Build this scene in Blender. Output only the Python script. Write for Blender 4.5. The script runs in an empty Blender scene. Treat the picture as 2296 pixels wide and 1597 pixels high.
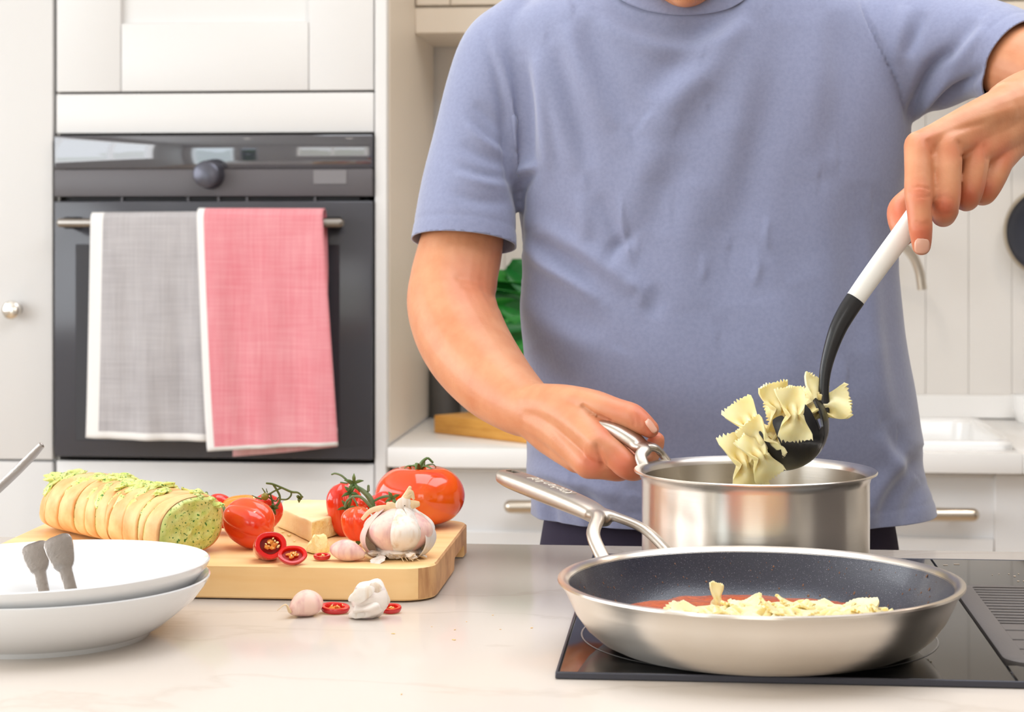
import bpy, bmesh, math, random
import numpy as np
from mathutils import Vector, Matrix, Euler, noise as mnoise

random.seed(7)
rng = np.random.default_rng(7)
SC = bpy.context.scene
COL = SC.collection
PI = math.pi

# ------------------------------------------------------------------ camera
F, CX, YH = 4464.0, 1148.0, 510.0          # focal length and horizon of the 2296 x 1597 frame
ZC = 1.2607                                # camera height; island top at 0.94
TH = math.radians(5.3)
CT, ST = math.cos(TH), math.sin(TH)
ZT = 0.94                                  # island worktop
ZH = 0.945                                 # hob glass

cam_d = bpy.data.cameras.new('camera')
cam = bpy.data.objects.new('camera', cam_d)
COL.objects.link(cam)
cam.location = (0, 0, ZC)
cam.rotation_euler = (PI / 2, 0, TH)
cam_d.sensor_fit = 'HORIZONTAL'
cam_d.sensor_width = 36.0
cam_d.lens = F / 2296.0 * 36.0
cam_d.shift_y = -(798.5 - YH) / 2296.0
cam_d.clip_start = 0.05
cam_d.dof.use_dof = True
cam_d.dof.focus_distance = 1.75
cam_d.dof.aperture_fstop = 13.0
SC.camera = cam

SC.view_settings.view_transform = 'Standard'
SC.view_settings.look = 'None'
SC.view_settings.gamma = 1.0
SC.view_settings.use_curve_mapping = False
SC.view_settings.exposure = -0.1

# ------------------------------------------------------------------ world, daylight and fill
wd = bpy.data.worlds.new('sky')
SC.world = wd
wd.use_nodes = True
bgn = wd.node_tree.nodes['Background']
bgn.inputs[0].default_value = (0.80, 0.90, 1.0, 1)
bgn.inputs[1].default_value = 1.5


def area_light(name, loc, rot, sx, sy, power, col=(1, 1, 1), spread=PI):
    d = bpy.data.lights.new(name, 'AREA')
    d.shape = 'RECTANGLE'
    d.size, d.size_y = sx, sy
    d.energy = power
    d.color = col
    d.spread = spread
    o = bpy.data.objects.new(name, d)
    o.location = loc
    o.rotation_euler = rot
    COL.objects.link(o)
    return o


RX0, RX1, RY0, RY1, RZ1 = -2.75, 2.7, -1.7, 4.3, 2.55      # the room
WL = (-0.3, 2.75, 0.95, 2.3)        # big window in the left wall (y0, y1, z0, z1)
WF = (-2.58, -1.84, 0.02, 2.15)     # glazed door in the wall behind the camera (x0, x1, z0, z1)
WG = (-1.76, -1.4, 0.02, 2.15)      # its fixed side light, looking out on the hedge
WR = (-0.75, 0.45, 1.05, 2.2)       # unseen window behind the camera, added for front fill
area_light('daylight_left_window', (RX0 + 0.02, (WL[0] + WL[1]) / 2, (WL[2] + WL[3]) / 2), (0, -PI / 2, 0),
           WL[3] - WL[2], WL[1] - WL[0], 60, (0.96, 0.98, 1.0))
area_light('daylight_garden_door', ((WF[0] + WF[1]) / 2, RY0 + 0.02, (WF[2] + WF[3]) / 2), (PI / 2, 0, 0),
           WF[1] - WF[0], WF[3] - WF[2], 18, (0.84, 0.94, 1.0))
area_light('front_fill_light', ((WR[0] + WR[1]) / 2, RY0 + 0.02, (WR[2] + WR[3]) / 2), (PI / 2, 0, 0),
           WR[1] - WR[0], WR[3] - WR[2], 11, (1.0, 0.96, 0.90))  # warm front fill from the added window
ROOF_FILL = (-0.7, 1.4, 1.1, 2.6)           # unseen ceiling opening, added for overhead fill (x0, x1, y0, y1)
area_light('roof_fill_light', ((ROOF_FILL[0] + ROOF_FILL[1]) / 2, (ROOF_FILL[2] + ROOF_FILL[3]) / 2, RZ1 + 0.12), (0, 0, 0),
           ROOF_FILL[1] - ROOF_FILL[0], ROOF_FILL[3] - ROOF_FILL[2], 32, (0.97, 0.97, 1.0))  # overhead fill from the added ceiling opening


# ------------------------------------------------------------------ pixel -> room helpers
def R3(lat, D, z):
    return (lat * CT - D * ST, D * CT + lat * ST, z)


def P(px, py, D):
    return R3((px - CX) * D / F, D, ZC - (py - YH) * D / F)


def Wp(px, py, Y):
    return P(px, py, Y / (CT + (px - CX) / F * ST))


def Cp(px, py, z):
    return P(px, py, F * (ZC - z) / (py - YH))


def proj(v):
    """room points (N,3) -> photograph pixels and depth"""
    lat = v[:, 0] * CT + v[:, 1] * ST
    D = -v[:, 0] * ST + v[:, 1] * CT
    return CX + lat / D * F, YH + (ZC - v[:, 2]) / D * F, D


# ------------------------------------------------------------------ materials
def lin(r, g, b):
    def f(c):
        c /= 255.0
        return c / 12.92 if c <= 0.04045 else ((c + 0.055) / 1.055) ** 2.4
    return (f(r), f(g), f(b), 1.0)


def mat(name, col, rough=0.5, metal=0.0, spec=0.5, var=None, bump=None, coat=0.0, sss=0.0, sss_col=None,
        trans=0.0, ior=1.45, aniso=0.0, stretch=None, sheen=0.0, coords='Object', rvar=None, emit=None):
    m = bpy.data.materials.new(name)
    m.use_nodes = True
    nt = m.node_tree
    b = nt.nodes['Principled BSDF']
    if len(col) == 3:
        col = (*col, 1)
    b.inputs['Base Color'].default_value = col
    b.inputs['Roughness'].default_value = rough
    b.inputs['Metallic'].default_value = metal
    b.inputs['Specular IOR Level'].default_value = spec
    b.inputs['Coat Weight'].default_value = coat
    b.inputs['Coat Roughness'].default_value = 0.08
    b.inputs['Subsurface Weight'].default_value = sss
    if sss:
        b.inputs['Subsurface Radius'].default_value = sss_col or (1.0, 0.4, 0.2)
        b.inputs['Subsurface Scale'].default_value = 0.006
    b.inputs['Transmission Weight'].default_value = trans
    b.inputs['IOR'].default_value = ior
    b.inputs['Anisotropic'].default_value = aniso
    b.inputs['Anisotropic Rotation'].default_value = 0.25 if aniso else 0.0
    b.inputs['Sheen Weight'].default_value = sheen
    if emit:
        b.inputs['Emission Color'].default_value = (*emit[:3], 1)
        b.inputs['Emission Strength'].default_value = emit[3]
    tc = nt.nodes.new('ShaderNodeTexCoord')
    src = tc.outputs[coords]
    if stretch:
        mp = nt.nodes.new('ShaderNodeMapping')
        mp.inputs['Scale'].default_value = stretch
        nt.links.new(src, mp.inputs[0])
        src = mp.outputs[0]

    def nz(scale, detail=3.0, r=0.55):
        n = nt.nodes.new('ShaderNodeTexNoise')
        n.inputs['Scale'].default_value = scale
        n.inputs['Detail'].default_value = detail
        n.inputs['Roughness'].default_value = r
        nt.links.new(src, n.inputs['Vector'])
        return n
    if var:                                       # (scale, colour2, low, high)
        n = nz(var[0])
        rp = nt.nodes.new('ShaderNodeValToRGB')
        rp.color_ramp.elements[0].position = var[2]
        rp.color_ramp.elements[1].position = var[3]
        rp.color_ramp.elements[0].color = col
        c2 = var[1] if len(var[1]) == 4 else (*var[1], 1)
        rp.color_ramp.elements[1].color = c2
        nt.links.new(n.outputs['Fac'], rp.inputs[0])
        nt.links.new(rp.outputs[0], b.inputs['Base Color'])
        m['ramp'] = rp.name
    if rvar:                                      # (scale, low, high)
        n = nz(rvar[0])
        mr = nt.nodes.new('ShaderNodeMapRange')
        mr.inputs['To Min'].default_value = rvar[1]
        mr.inputs['To Max'].default_value = rvar[2]
        nt.links.new(n.outputs['Fac'], mr.inputs['Value'])
        nt.links.new(mr.outputs[0], b.inputs['Roughness'])
    if bump:                                      # (scale, strength, distance)
        n = nz(bump[0], 4.0)
        bp = nt.nodes.new('ShaderNodeBump')
        bp.inputs['Strength'].default_value = bump[1]
        bp.inputs['Distance'].default_value = bump[2]
        nt.links.new(n.outputs['Fac'], bp.inputs['Height'])
        nt.links.new(bp.outputs[0], b.inputs['Normal'])
    return m


def speckle(m, scale, col, thr, soft=0.03, detail=2.0):
    """mix flecks of a second colour into the base colour"""
    nt = m.node_tree
    b = nt.nodes['Principled BSDF']
    tc = nt.nodes.new('ShaderNodeTexCoord')
    n = nt.nodes.new('ShaderNodeTexNoise')
    n.inputs['Scale'].default_value = scale
    n.inputs['Detail'].default_value = detail
    nt.links.new(tc.outputs['Object'], n.inputs['Vector'])
    rp = nt.nodes.new('ShaderNodeValToRGB')
    rp.color_ramp.elements[0].position = thr
    rp.color_ramp.elements[1].position = min(1.0, thr + soft)
    nt.links.new(n.outputs['Fac'], rp.inputs[0])
    mx = nt.nodes.new('ShaderNodeMix')
    mx.data_type = 'RGBA'
    nt.links.new(rp.outputs[0], mx.inputs[0])
    inp = b.inputs['Base Color']
    if inp.is_linked:
        nt.links.new(inp.links[0].from_socket, mx.inputs[6])
    else:
        mx.inputs[6].default_value = inp.default_value
    mx.inputs[7].default_value = col if len(col) == 4 else (*col, 1)
    nt.links.new(mx.outputs[2], inp)
    return m


# ------------------------------------------------------------------ mesh builder
def cr(pts, n):
    """Catmull-Rom through rows of numbers"""
    p = np.array(pts, float)
    if len(p) == 2:
        t = np.linspace(0, 1, n)[:, None]
        return p[0] * (1 - t) + p[1] * t
    q = np.vstack([2 * p[0] - p[1], p, 2 * p[-1] - p[-2]])
    out = []
    segs = len(p) - 1
    for t in np.linspace(0, segs, n):
        i = min(int(t), segs - 1)
        u = t - i
        a, b, c, d = q[i], q[i + 1], q[i + 2], q[i + 3]
        out.append(0.5 * (2 * b + (c - a) * u + (2 * a - 5 * b + 4 * c - d) * u * u + (3 * b - a - 3 * c + d) * u ** 3))
    return np.array(out)


class MB:
    def __init__(s):
        s.v, s.f, s.m = [], [], []

    def add(s, verts, faces, mi=0):
        o = len(s.v)
        s.v += [tuple(float(c) for c in v) for v in verts]
        s.f += [tuple(i + o for i in f) for f in faces]
        s.m += [mi] * len(faces)
        return s

    def box(s, lo, hi, bevel=0.0, mi=0, seg=1, M=None):
        bm = bmesh.new()
        bmesh.ops.create_cube(bm, size=1.0)
        c = [(a + b) / 2 for a, b in zip(lo, hi)]
        d = [abs(b - a) for a, b in zip(lo, hi)]
        for v in bm.verts:
            v.co = Vector((v.co.x * d[0] + c[0], v.co.y * d[1] + c[1], v.co.z * d[2] + c[2]))
        if bevel:
            bmesh.ops.bevel(bm, geom=list(bm.edges), offset=min(bevel, min(d) * 0.45), segments=seg, profile=0.5, affect='EDGES')
        if M is not None:
            for v in bm.verts:
                v.co = M @ v.co
        bm.verts.index_update()
        s.add([v.co for v in bm.verts], [[v.index for v in f.verts] for f in bm.faces], mi)
        bm.free()
        return s

    def rings(s, rings, cap0=True, cap1=True, closed=True, mi=0):
        n = len(rings[0])
        verts = [p for r in rings for p in r]
        faces = []
        for i in range(len(rings) - 1):
            for j in range(n if closed else n - 1):
                k = (j + 1) % n
                faces.append((i * n + j, i * n + k, (i + 1) * n + k, (i + 1) * n + j))
        if cap0:
            faces.append(tuple(reversed(range(n))))
        if cap1:
            faces.append(tuple(range((len(rings) - 1) * n, len(rings) * n)))
        return s.add(verts, faces, mi)

    def lathe(s, prof, c=(0, 0, 0), n=64, M=None, rfun=None, mi=0, cap0=False, cap1=False):
        rr = []
        for (r, z) in prof:
            ring = []
            for j in range(n):
                a = 2 * PI * j / n
                q = r * (rfun(a, z) if rfun else 1.0)
                p = Vector((q * math.cos(a), q * math.sin(a), z))
                if M is not None:
                    p = M @ p
                ring.append((p[0] + c[0], p[1] + c[1], p[2] + c[2]))
            rr.append(ring)
        return s.rings(rr, cap0, cap1, True, mi)

    def tube(s, pts, n=12, sub=None, up=(0, 0, 1), flat=1.0, cap=True, mi=0, power=1.0, round0=True, round1=True):
        """pts rows: x y z r ; flat = second radius / first radius (second along 'up'-ish)"""
        p = np.array([tuple(q) for q in pts], float)
        if sub:
            p = cr(p, sub)
        xyz, rad = p[:, :3], np.abs(p[:, 3])
        fl = p[:, 4] if p.shape[1] > 4 else np.full(len(p), flat)
        T = np.gradient(xyz, axis=0)
        T /= np.linalg.norm(T, axis=1)[:, None] + 1e-12
        rings = []
        side = np.cross(T[0], np.array(up, float))
        if np.linalg.norm(side) < 1e-3:
            side = np.cross(T[0], np.array((1.0, 0.3, 0.1)))
        side /= np.linalg.norm(side)

        def ring(c, t, sd, r, f):
            u = np.cross(sd, t)
            out = []
            for j in range(n):
                a = 2 * PI * j / n
                ca, sa = math.cos(a), math.sin(a)
                if power != 1.0:
                    ca = math.copysign(abs(ca) ** power, ca)
                    sa = math.copysign(abs(sa) ** power, sa)
                out.append(c + sd * (r * ca) + u * (r * f * sa))
            return out
        sides = []
        for i in range(len(p)):
            side = side - T[i] * np.dot(side, T[i])
            side /= np.linalg.norm(side) + 1e-12
            sides.append(side.copy())
        K = 4
        if cap and round0:
            for k in range(K):
                a = PI / 2 * (1 - k / K)
                rings.append(ring(xyz[0] - T[0] * rad[0] * math.sin(a) * min(1, fl[0]), T[0], sides[0], max(rad[0] * math.cos(a), rad[0] * 0.05), fl[0]))
        for i in range(len(p)):
            rings.append(ring(xyz[i], T[i], sides[i], rad[i], fl[i]))
        if cap and round1:
            for k in range(1, K + 1):
                a = PI / 2 * k / K
                rings.append(ring(xyz[-1] + T[-1] * rad[-1] * math.sin(a) * min(1, fl[-1]), T[-1], sides[-1], max(rad[-1] * math.cos(a), rad[-1] * 0.05), fl[-1]))
        return s.rings(rings, cap, cap, True, mi)

    def blob(s, c, r, sc=(1, 1, 1), M=None, amp=0.0, freq=1.0, sub=2, seed=0.0, mi=0):
        bm = bmesh.new()
        bmesh.ops.create_icosphere(bm, subdivisions=sub, radius=1.0)
        out = []
        for v in bm.verts:
            d = v.co.copy()
            k = 1.0 + (amp * mnoise.noise(d * freq + Vector((seed, seed * 1.7, -seed))) if amp else 0.0)
            q = Vector((d.x * sc[0], d.y * sc[1], d.z * sc[2])) * (r * k)
            if M is not None:
                q = M @ q
            out.append((q.x + c[0], q.y + c[1], q.z + c[2]))
        bm.verts.index_update()
        s.add(out, [[v.index for v in f.verts] for f in bm.faces], mi)
        bm.free()
        return s

    def mesh(s, name, origin=(0, 0, 0), mats=(), smooth=True, angle=None):
        me = bpy.data.meshes.new(name)
        v = np.array(s.v) - np.array(origin)
        me.from_pydata(v.tolist(), [], s.f)
        for m in mats:
            me.materials.append(m)
        if any(s.m):
            me.polygons.foreach_set('material_index', s.m)
        fix_normals(me)
        if smooth:
            me.polygons.foreach_set('use_smooth', [True] * len(me.polygons))
            if angle:
                me.set_sharp_from_angle(angle=math.radians(angle))
        me.update()
        return me

    def build(s, name, m, parent=None, smooth=True, angle=38, origin=None):
        org = world_origin(parent) if parent is not None else Vector(origin or (0, 0, 0))
        me = s.mesh(name, org, m if isinstance(m, (list, tuple)) else [m], smooth, angle)
        o = bpy.data.objects.new(name, me)
        COL.objects.link(o)
        if parent is not None:
            o.parent = parent
        else:
            o.location = org
        return o


def fix_normals(me):
    bm = bmesh.new()
    bm.from_mesh(me)
    bmesh.ops.recalc_face_normals(bm, faces=bm.faces)
    bm.to_mesh(me)
    bm.free()


def world_origin(o):
    p = Vector((0, 0, 0))
    while o is not None:
        p = p + o.location
        o = o.parent
    return p


def tag(o, label=None, cat=None, group=None, kind=None):
    if label:
        o['label'] = label
    if cat:
        o['category'] = cat
    if group:
        o['group'] = group
    if kind:
        o['kind'] = kind
    return o


def thing(name, label, cat, loc, group=None):
    o = bpy.data.objects.new(name, None)
    o.empty_display_size = 0.05
    o.location = loc
    COL.objects.link(o)
    return tag(o, label, cat, group)


def struct(o):
    o['kind'] = 'structure'
    return o


def baked(o, mods):
    """apply a list of (type, settings) to an object's mesh"""
    for t, kw in mods:
        md = o.modifiers.new(t, t)
        for k, val in kw.items():
            setattr(md, k, val)
    bpy.context.view_layer.update()
    dg = bpy.context.evaluated_depsgraph_get()
    me = bpy.data.meshes.new_from_object(o.evaluated_get(dg))
    o.modifiers.clear()
    old = o.data
    o.data = me
    bpy.data.meshes.remove(old)
    return o


def vcoords(me):
    a = np.empty(len(me.vertices) * 3)
    me.vertices.foreach_get('co', a)
    return a.reshape(-1, 3)


def vnormals(me):
    a = np.empty(len(me.vertices) * 3)
    me.vertices.foreach_get('normal', a)
    return a.reshape(-1, 3)


def set_co(me, v):
    me.vertices.foreach_set('co', np.ascontiguousarray(v).ravel())
    me.update()


def smooth_all(me):
    me.polygons.foreach_set('use_smooth', [True] * len(me.polygons))


def frame(o, x, z):
    """matrix with local x axis ~ x and z axis ~ z at origin o"""
    x = Vector(x).normalized()
    z = Vector(z)
    y = z.cross(x).normalized()
    z = x.cross(y).normalized()
    M = Matrix(((x.x, y.x, z.x, o[0]), (x.y, y.y, z.y, o[1]), (x.z, y.z, z.z, o[2]), (0, 0, 0, 1)))
    return M
# ================================================================== SETTING
M_wall = mat('wall_paint', lin(238, 235, 230), 0.7, bump=(60, 0.05, 0.002))
M_nickel0 = mat('dark_nickel', lin(150, 140, 130), 0.35, 1.0)
M_white = mat('cabinet_white', lin(231, 229, 227), 0.38, bump=(25, 0.03, 0.002))
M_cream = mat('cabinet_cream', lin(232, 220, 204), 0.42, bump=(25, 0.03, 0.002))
M_gap = mat('shadow_gap', lin(120, 112, 104), 0.8)
M_floor = mat('floor_oak', lin(206, 182, 152), 0.45, var=(3.0, lin(178, 150, 118), 0.35, 0.7), stretch=(1, 8, 1))
M_ceil = mat('ceiling_paint', lin(246, 245, 243), 0.8)
M_board = mat('wall_board', lin(232, 227, 221), 0.5, bump=(20, 0.03, 0.002))
M_nickel = mat('satin_nickel', lin(214, 204, 190), 0.28, 1.0)
M_chrome = mat('bright_chrome', lin(235, 230, 222), 0.16, 1.0)
M_counter_back = mat('white_quartz', lin(246, 244, 241), 0.22)
M_glasspane = mat('window_glass', (1, 1, 1), 0.0, trans=1.0, ior=1.05)
M_frame = mat('window_frame', lin(238, 238, 238), 0.4)
M_lawn = mat('lawn_green', lin(96, 140, 60), 0.9, var=(4.0, lin(70, 116, 44), 0.3, 0.7))

struct(MB().box((RX0 - .1, RY0 - .1, -0.1), (RX1 + .1, RY1 + .1, 0.0)).build('floor', M_floor))
cb0 = MB()
cb0.box((RX0 - .1, RY0 - .1, RZ1), (ROOF_FILL[0], RY1 + .1, RZ1 + .1))
cb0.box((ROOF_FILL[1], RY0 - .1, RZ1), (RX1 + .1, RY1 + .1, RZ1 + .1))
cb0.box((ROOF_FILL[0], RY0 - .1, RZ1), (ROOF_FILL[1], ROOF_FILL[2], RZ1 + .1))
cb0.box((ROOF_FILL[0], ROOF_FILL[3], RZ1), (ROOF_FILL[1], RY1 + .1, RZ1 + .1))
struct(cb0.build('ceiling', M_ceil, smooth=False))
kb0 = MB()
for (a_, b_) in (((ROOF_FILL[0], ROOF_FILL[2]), (ROOF_FILL[0] + .04, ROOF_FILL[3])), ((ROOF_FILL[1] - .04, ROOF_FILL[2]), (ROOF_FILL[1], ROOF_FILL[3])), ((ROOF_FILL[0] + .04, ROOF_FILL[2]), (ROOF_FILL[1] - .04, ROOF_FILL[2] + .04)),
                 ((ROOF_FILL[0] + .04, ROOF_FILL[3] - .04), (ROOF_FILL[1] - .04, ROOF_FILL[3]))):
    kb0.box((a_[0], a_[1], RZ1 + .02), (b_[0], b_[1], RZ1 + .09))
kb0.box(((ROOF_FILL[0] + ROOF_FILL[1]) / 2 - .03, ROOF_FILL[2] + .04, RZ1 + .02), ((ROOF_FILL[0] + ROOF_FILL[1]) / 2 + .03, ROOF_FILL[3] - .04, RZ1 + .09))
struct(kb0.build('roof_fill_frame', M_frame, smooth=False))  # frame of the added overhead fill opening


def wall_with_openings(name, axis, at, out, span, opens, m):
    b = MB()
    edges = [span[0]]
    for o in opens:
        edges += [o[0], o[1]]
    edges.append(span[1])

    def piece(a, c, z0, z1):
        if c - a < 1e-4 or z1 - z0 < 1e-4:
            return
        if axis == 'x':
            b.box((min(at, out), a, z0), (max(at, out), c, z1))
        else:
            b.box((a, min(at, out), z0), (c, max(at, out), z1))
    for i in range(0, len(edges), 2):
        piece(edges[i], edges[i + 1], 0, RZ1)
    for o in opens:
        piece(o[0], o[1], 0, o[2])
        piece(o[0], o[1], o[3], RZ1)
    return struct(b.build(name, m, smooth=False))


wall_with_openings('wall_left', 'x', RX0, RX0 - .1, (RY0, RY1), [WL], M_wall)
struct(MB().box((RX1, RY0, 0), (RX1 + .1, RY1, RZ1)).build('wall_right', M_wall))
M_dwood = mat('dark_oak', lin(70, 56, 48), 0.5, var=(5, lin(54, 42, 36), .35, .7), stretch=(6, 6, 1))
cpd = thing('tall_cupboard', 'dark brown wooden cupboard against the wall beside the hob end of the island', 'cupboard', (RX1 - .25, 1.2, 0))
MB().box((RX1 - .45, .3, .06), (RX1 - .002, 2.1, 2.1), .004).build('body', M_dwood, cpd)
for i in range(3):
    dr_ = MB().box((RX1 - .472, .3 + i * .6 + .003, .08), (RX1 - .451, .3 + (i + 1) * .6 - .003, 2.08), .003).build('door', M_dwood, cpd)
    MB().tube([(RX1 - .49, .3 + i * .6 + .05, .95, .006), (RX1 - .49, .3 + i * .6 + .05, 1.2, .006)], 8).build('handle', M_nickel0, dr_)
MB().box((RX1 - .42, .32, 0), (RX1 - .01, 2.08, .059)).build('plinth', M_dwood, cpd)
wall_with_openings('wall_front', 'y', RY0, RY0 - .1, (RX0 - .1, RX1 + .1), [WF, WG, WR], M_wall)
WB = struct(MB().box((RX0 - .1, RY1 + .012, 0), (RX1 + .1, RY1 + .11, RZ1)).build('wall_back', M_wall))
# tongue-and-groove boards on the back wall
bm_ = MB().box((-0.0445, -0.006, 0), (0.0448, 0.006, 0.84), bevel=0.001)
bme = bm_.mesh('board', (0, 0, 0), [M_board], False)
xb = -0.55
while xb < RX1 - 0.05:
    o = bpy.data.objects.new('board', bme)
    o.location = (xb, RY1 + 0.006, 0.855)
    o.parent = WB
    COL.objects.link(o)
    xb += 0.09


def window(name, axis, at, o, label_kind='structure', bars=1):
    """frame, mullions and glass panes in an opening"""
    b = MB()
    a0, a1, z0, z1 = o
    t = 0.05

    def bx(bb, u0, u1, w0, w1, d0, d1):
        if axis == 'x':
            bb.box((at - d1, u0, w0), (at - d0, u1, w1), 0.004)
        else:
            bb.box((u0, at - d1, w0), (u1, at - d0, w1), 0.004)
    bx(b, a0, a0 + t, z0, z1, .02, .09)
    bx(b, a1 - t, a1, z0, z1, .02, .09)
    bx(b, a0 + t, a1 - t, z0, z0 + t, .02, .09)
    bx(b, a0 + t, a1 - t, z1 - t, z1, .02, .09)
    w = (a1 - a0 - 2 * t) / (bars + 1)
    for i in range(bars):
        c = a0 + t + w * (i + 1)
        bx(b, c - .025, c + .025, z0 + t, z1 - t, .025, .085)
    fr = struct(b.build(name, M_frame))
    for i in range(bars + 1):
        g = MB()
        bx(g, a0 + t + w * i, a0 + t + w * (i + 1), z0 + t, z1 - t, .05, .056)
        g.build('pane', M_glasspane, fr)
    return fr


window('window_1', 'x', RX0, WL, bars=2)
window('fill_window', 'y', RY0, WR, bars=1)  # frame of the added front fill window
window('door_1', 'y', RY0, WF, bars=0)
window('window_3', 'y', RY0, WG, bars=0)
M_hedge = mat('hedge_green', lin(70, 120, 44), 0.9, var=(9, lin(126, 170, 70), .4, .7), bump=(20, 1, .05))
hd = MB()
for i in range(46):
    hd.blob((-7.5 + i * .2 + random.uniform(-.05, .05), -7.2 + random.uniform(-.25, .25), random.uniform(.2, 1.9)), random.uniform(.4, .62), amp=.5, freq=3, sub=3, seed=i)
hdo = hd.build('hedge', M_hedge, None, angle=None, origin=(-3, -7.2, -.05))
tag(hdo, 'green garden hedge outside beyond the glazed door', 'hedge', None, 'stuff')
struct(MB().box((-14, -16, -0.3), (14, RY0 - .15, -0.05)).build('lawn', M_lawn))

# ================================================================== TALL OVEN CABINET + LARDER
YF = 3.65                                  # fronts of the tall units


def XW(px, Y=YF):
    return Wp(px, 510, Y)[0]


def ZW(px, py, Y=YF):
    return Wp(px, py, Y)[2]


x0, x1 = XW(126), XW(838)
xs = XW(868)
zt_up, zb_up = 2.25, ZW(480, 204)
oc = thing('oven_cabinet', 'tall white cabinet housing the dark oven, with a panelled door above it', 'cabinet', ((x0 + xs) / 2, 3.95, 0))
b = MB()
b.box((XW(841), YF - 0.004, 0.0), (xs, RY1 - 0.01, zt_up), 0.002)
b.build('side_panel', M_white, oc)
MB().box((xs + .0002, YF + .02, 0.86), (xs + .0022, RY1 - .012, 2.2)).build('bounce_tint_liner', M_cream, oc)  # added cream liner: warm bounce light on the white side, put into colour
b = MB().box((XW(121), YF + 0.02, 0.0), (XW(127), RY1 - 0.01, zt_up), 0.001)
b.build('side_panel', M_white, oc)
MB().box((x0, YF + 0.56, 0.1), (x1, YF + 0.58, zt_up)).build('back_panel', M_gap, oc)
d = MB().box((x0, YF + 0.012, zb_up), (x1, YF + 0.022, zt_up)).build('door', M_white, oc)
sx0, sx1, rz = XW(271), XW(692), ZW(480, 51)
for (a, c) in ((x0, sx0), (sx1, x1)):
    MB().box((a + .0005, YF, zb_up), (c - .0005, YF + .013, zt_up), .0022, seg=2).build('stile', M_white, d)
MB().box((sx0 + .0005, YF, zb_up), (sx1 - .0005, YF + .013, rz), .0022, seg=2).build('rail', M_white, d)
MB().box((sx0 + .0005, YF, zt_up - .15), (sx1 - .0005, YF + .013, zt_up), .0022, seg=2).build('rail', M_white, d)
MB().box((x0, YF, ZW(480, 298)), (x1, YF + .02, ZW(480, 209)), .0025, seg=2).build('filler_panel', M_white, oc)
zd1, zd0 = ZW(480, 1037), 0.42
dr = MB().box((x0, YF, zd0), (x1, YF + .02, zd1), .0025, seg=2).build('drawer', M_white, oc)
hz = ZW(450, 1128)
hb = MB()
hb.tube([(XW(410), YF - .03, hz, .009), (XW(560), YF - .03, hz, .009)], 12)
for px in (430, 540):
    hb.tube([(XW(px), YF - .03, hz, .006), (XW(px), YF + .004, hz, .006)], 10)
hb.build('handle', M_nickel, dr)
MB().box((x0, YF, 0.1), (x1, YF + .02, zd0 - .004), .0025).build('drawer', M_white, oc)
MB().box((x0, YF + .04, 0.0), (x1, YF + .06, 0.096)).build('plinth', M_white, oc)

la = thing('larder_cabinet', 'tall plain white larder cabinet at the left with one round knob', 'cabinet', (XW(-250), 3.95, 0))
xl0, xl1 = XW(-600), XW(118)
MB().box((xl0, YF + .021, 0.1), (xl1, RY1 - .01, zt_up), .001).build('body', M_white, la)
zsplit = ZW(60, 1033)
ld = MB().box((xl0, YF, zsplit + .002), (xl1, YF + .02, zt_up), .0025, seg=2).build('door', M_white, la)
MB().box((xl0, YF, 0.1), (xl1, YF + .02, zsplit - .002), .0025, seg=2).build('door', M_white, la)
MB().box((xl0, YF + .04, 0.0), (xl1, YF + .06, 0.098)).build('plinth', M_white, la)
kx, kz = XW(36), ZW(36, 694)
Mk = Matrix.Rotation(PI / 2, 4, 'X')
kb = MB().lathe([(0.0, .034), (.012, .034), (.0165, .031), (.0175, .024), (.016, .016), (.009, .011), (.0075, 0.004), (.012, .001), (.013, -.001)],
                (kx, YF, kz), 28, Mk, cap0=False)
kb.build('knob', M_chrome, ld)

# ------------------------------------------------------------------ oven
M_ovglass = mat('oven_black_glass', lin(58, 58, 68), 0.04, ior=2.1)
M_ovdoor = mat('oven_door_glass', lin(74, 74, 80), 0.16, spec=0.5)
M_ovdoor2 = mat('oven_window_glass', lin(66, 65, 70), 0.12, spec=0.5)
M_ovfascia = mat('oven_graphite', lin(96, 92, 95), 0.42)
M_ovdark = mat('oven_dark', lin(22, 22, 25), 0.6)
M_knobdark = mat('oven_knob', lin(92, 92, 102), 0.3, 0.6)
M_handle = mat('oven_handle_steel', lin(150, 144, 138), 0.3, 1.0)
ox0, ox1 = XW(126.5), XW(837.5)
ov = thing('built_in_oven', 'dark grey built-in oven with two towels hanging on its handle', 'oven', ((ox0 + ox1) / 2, YF, ZW(480, 1027)))
z = lambda py: ZW(480, py)
MB().box((ox0 + .01, YF + .02, z(1024)), (ox1 - .01, YF + .5, z(306)), .003).build('body', M_ovdark, ov)
MB().box((ox0, YF - .012, z(379)), (ox1, YF + .019, z(304)), .002, seg=2).build('control_glass', M_ovglass, ov)
MB().box((ox0, YF - .014, z(441)), (ox1, YF + .019, z(380)), .002, seg=2).build('fascia', M_ovfascia, ov)
MB().box((XW(706), YF - .0155, ZW(740, 413)), (XW(780), YF - .0135, ZW(740, 382)), .0004).build('reflection_patch', mat('oven_reflection', lin(128, 124, 126), .3), ov)  # paler patch painting a reflection on the fascia
vb = MB()
vb.box((XW(158), YF - .004, z(450)), (XW(808), YF + .019, z(442)), .001)
vb.build('vent_slot', M_ovdark, ov)
for px in (276, 424, 492, 556, 708):
    MB().box((XW(px) - .002, YF - .008, z(451)), (XW(px) + .002, YF - .004, z(441.5))).build('vent_rib', M_ovfascia, ov)
od = MB().box((ox0, YF - .014, z(1026)), (ox1, YF + .019, z(451)), .003, seg=2).build('door', M_ovdoor, ov)
MB().box((XW(175), YF - .0152, z(990)), (XW(765), YF - .0135, z(548)), .001).build('window', M_ovdoor2, od)
hz = z(500)
HY = YF - .062
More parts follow.
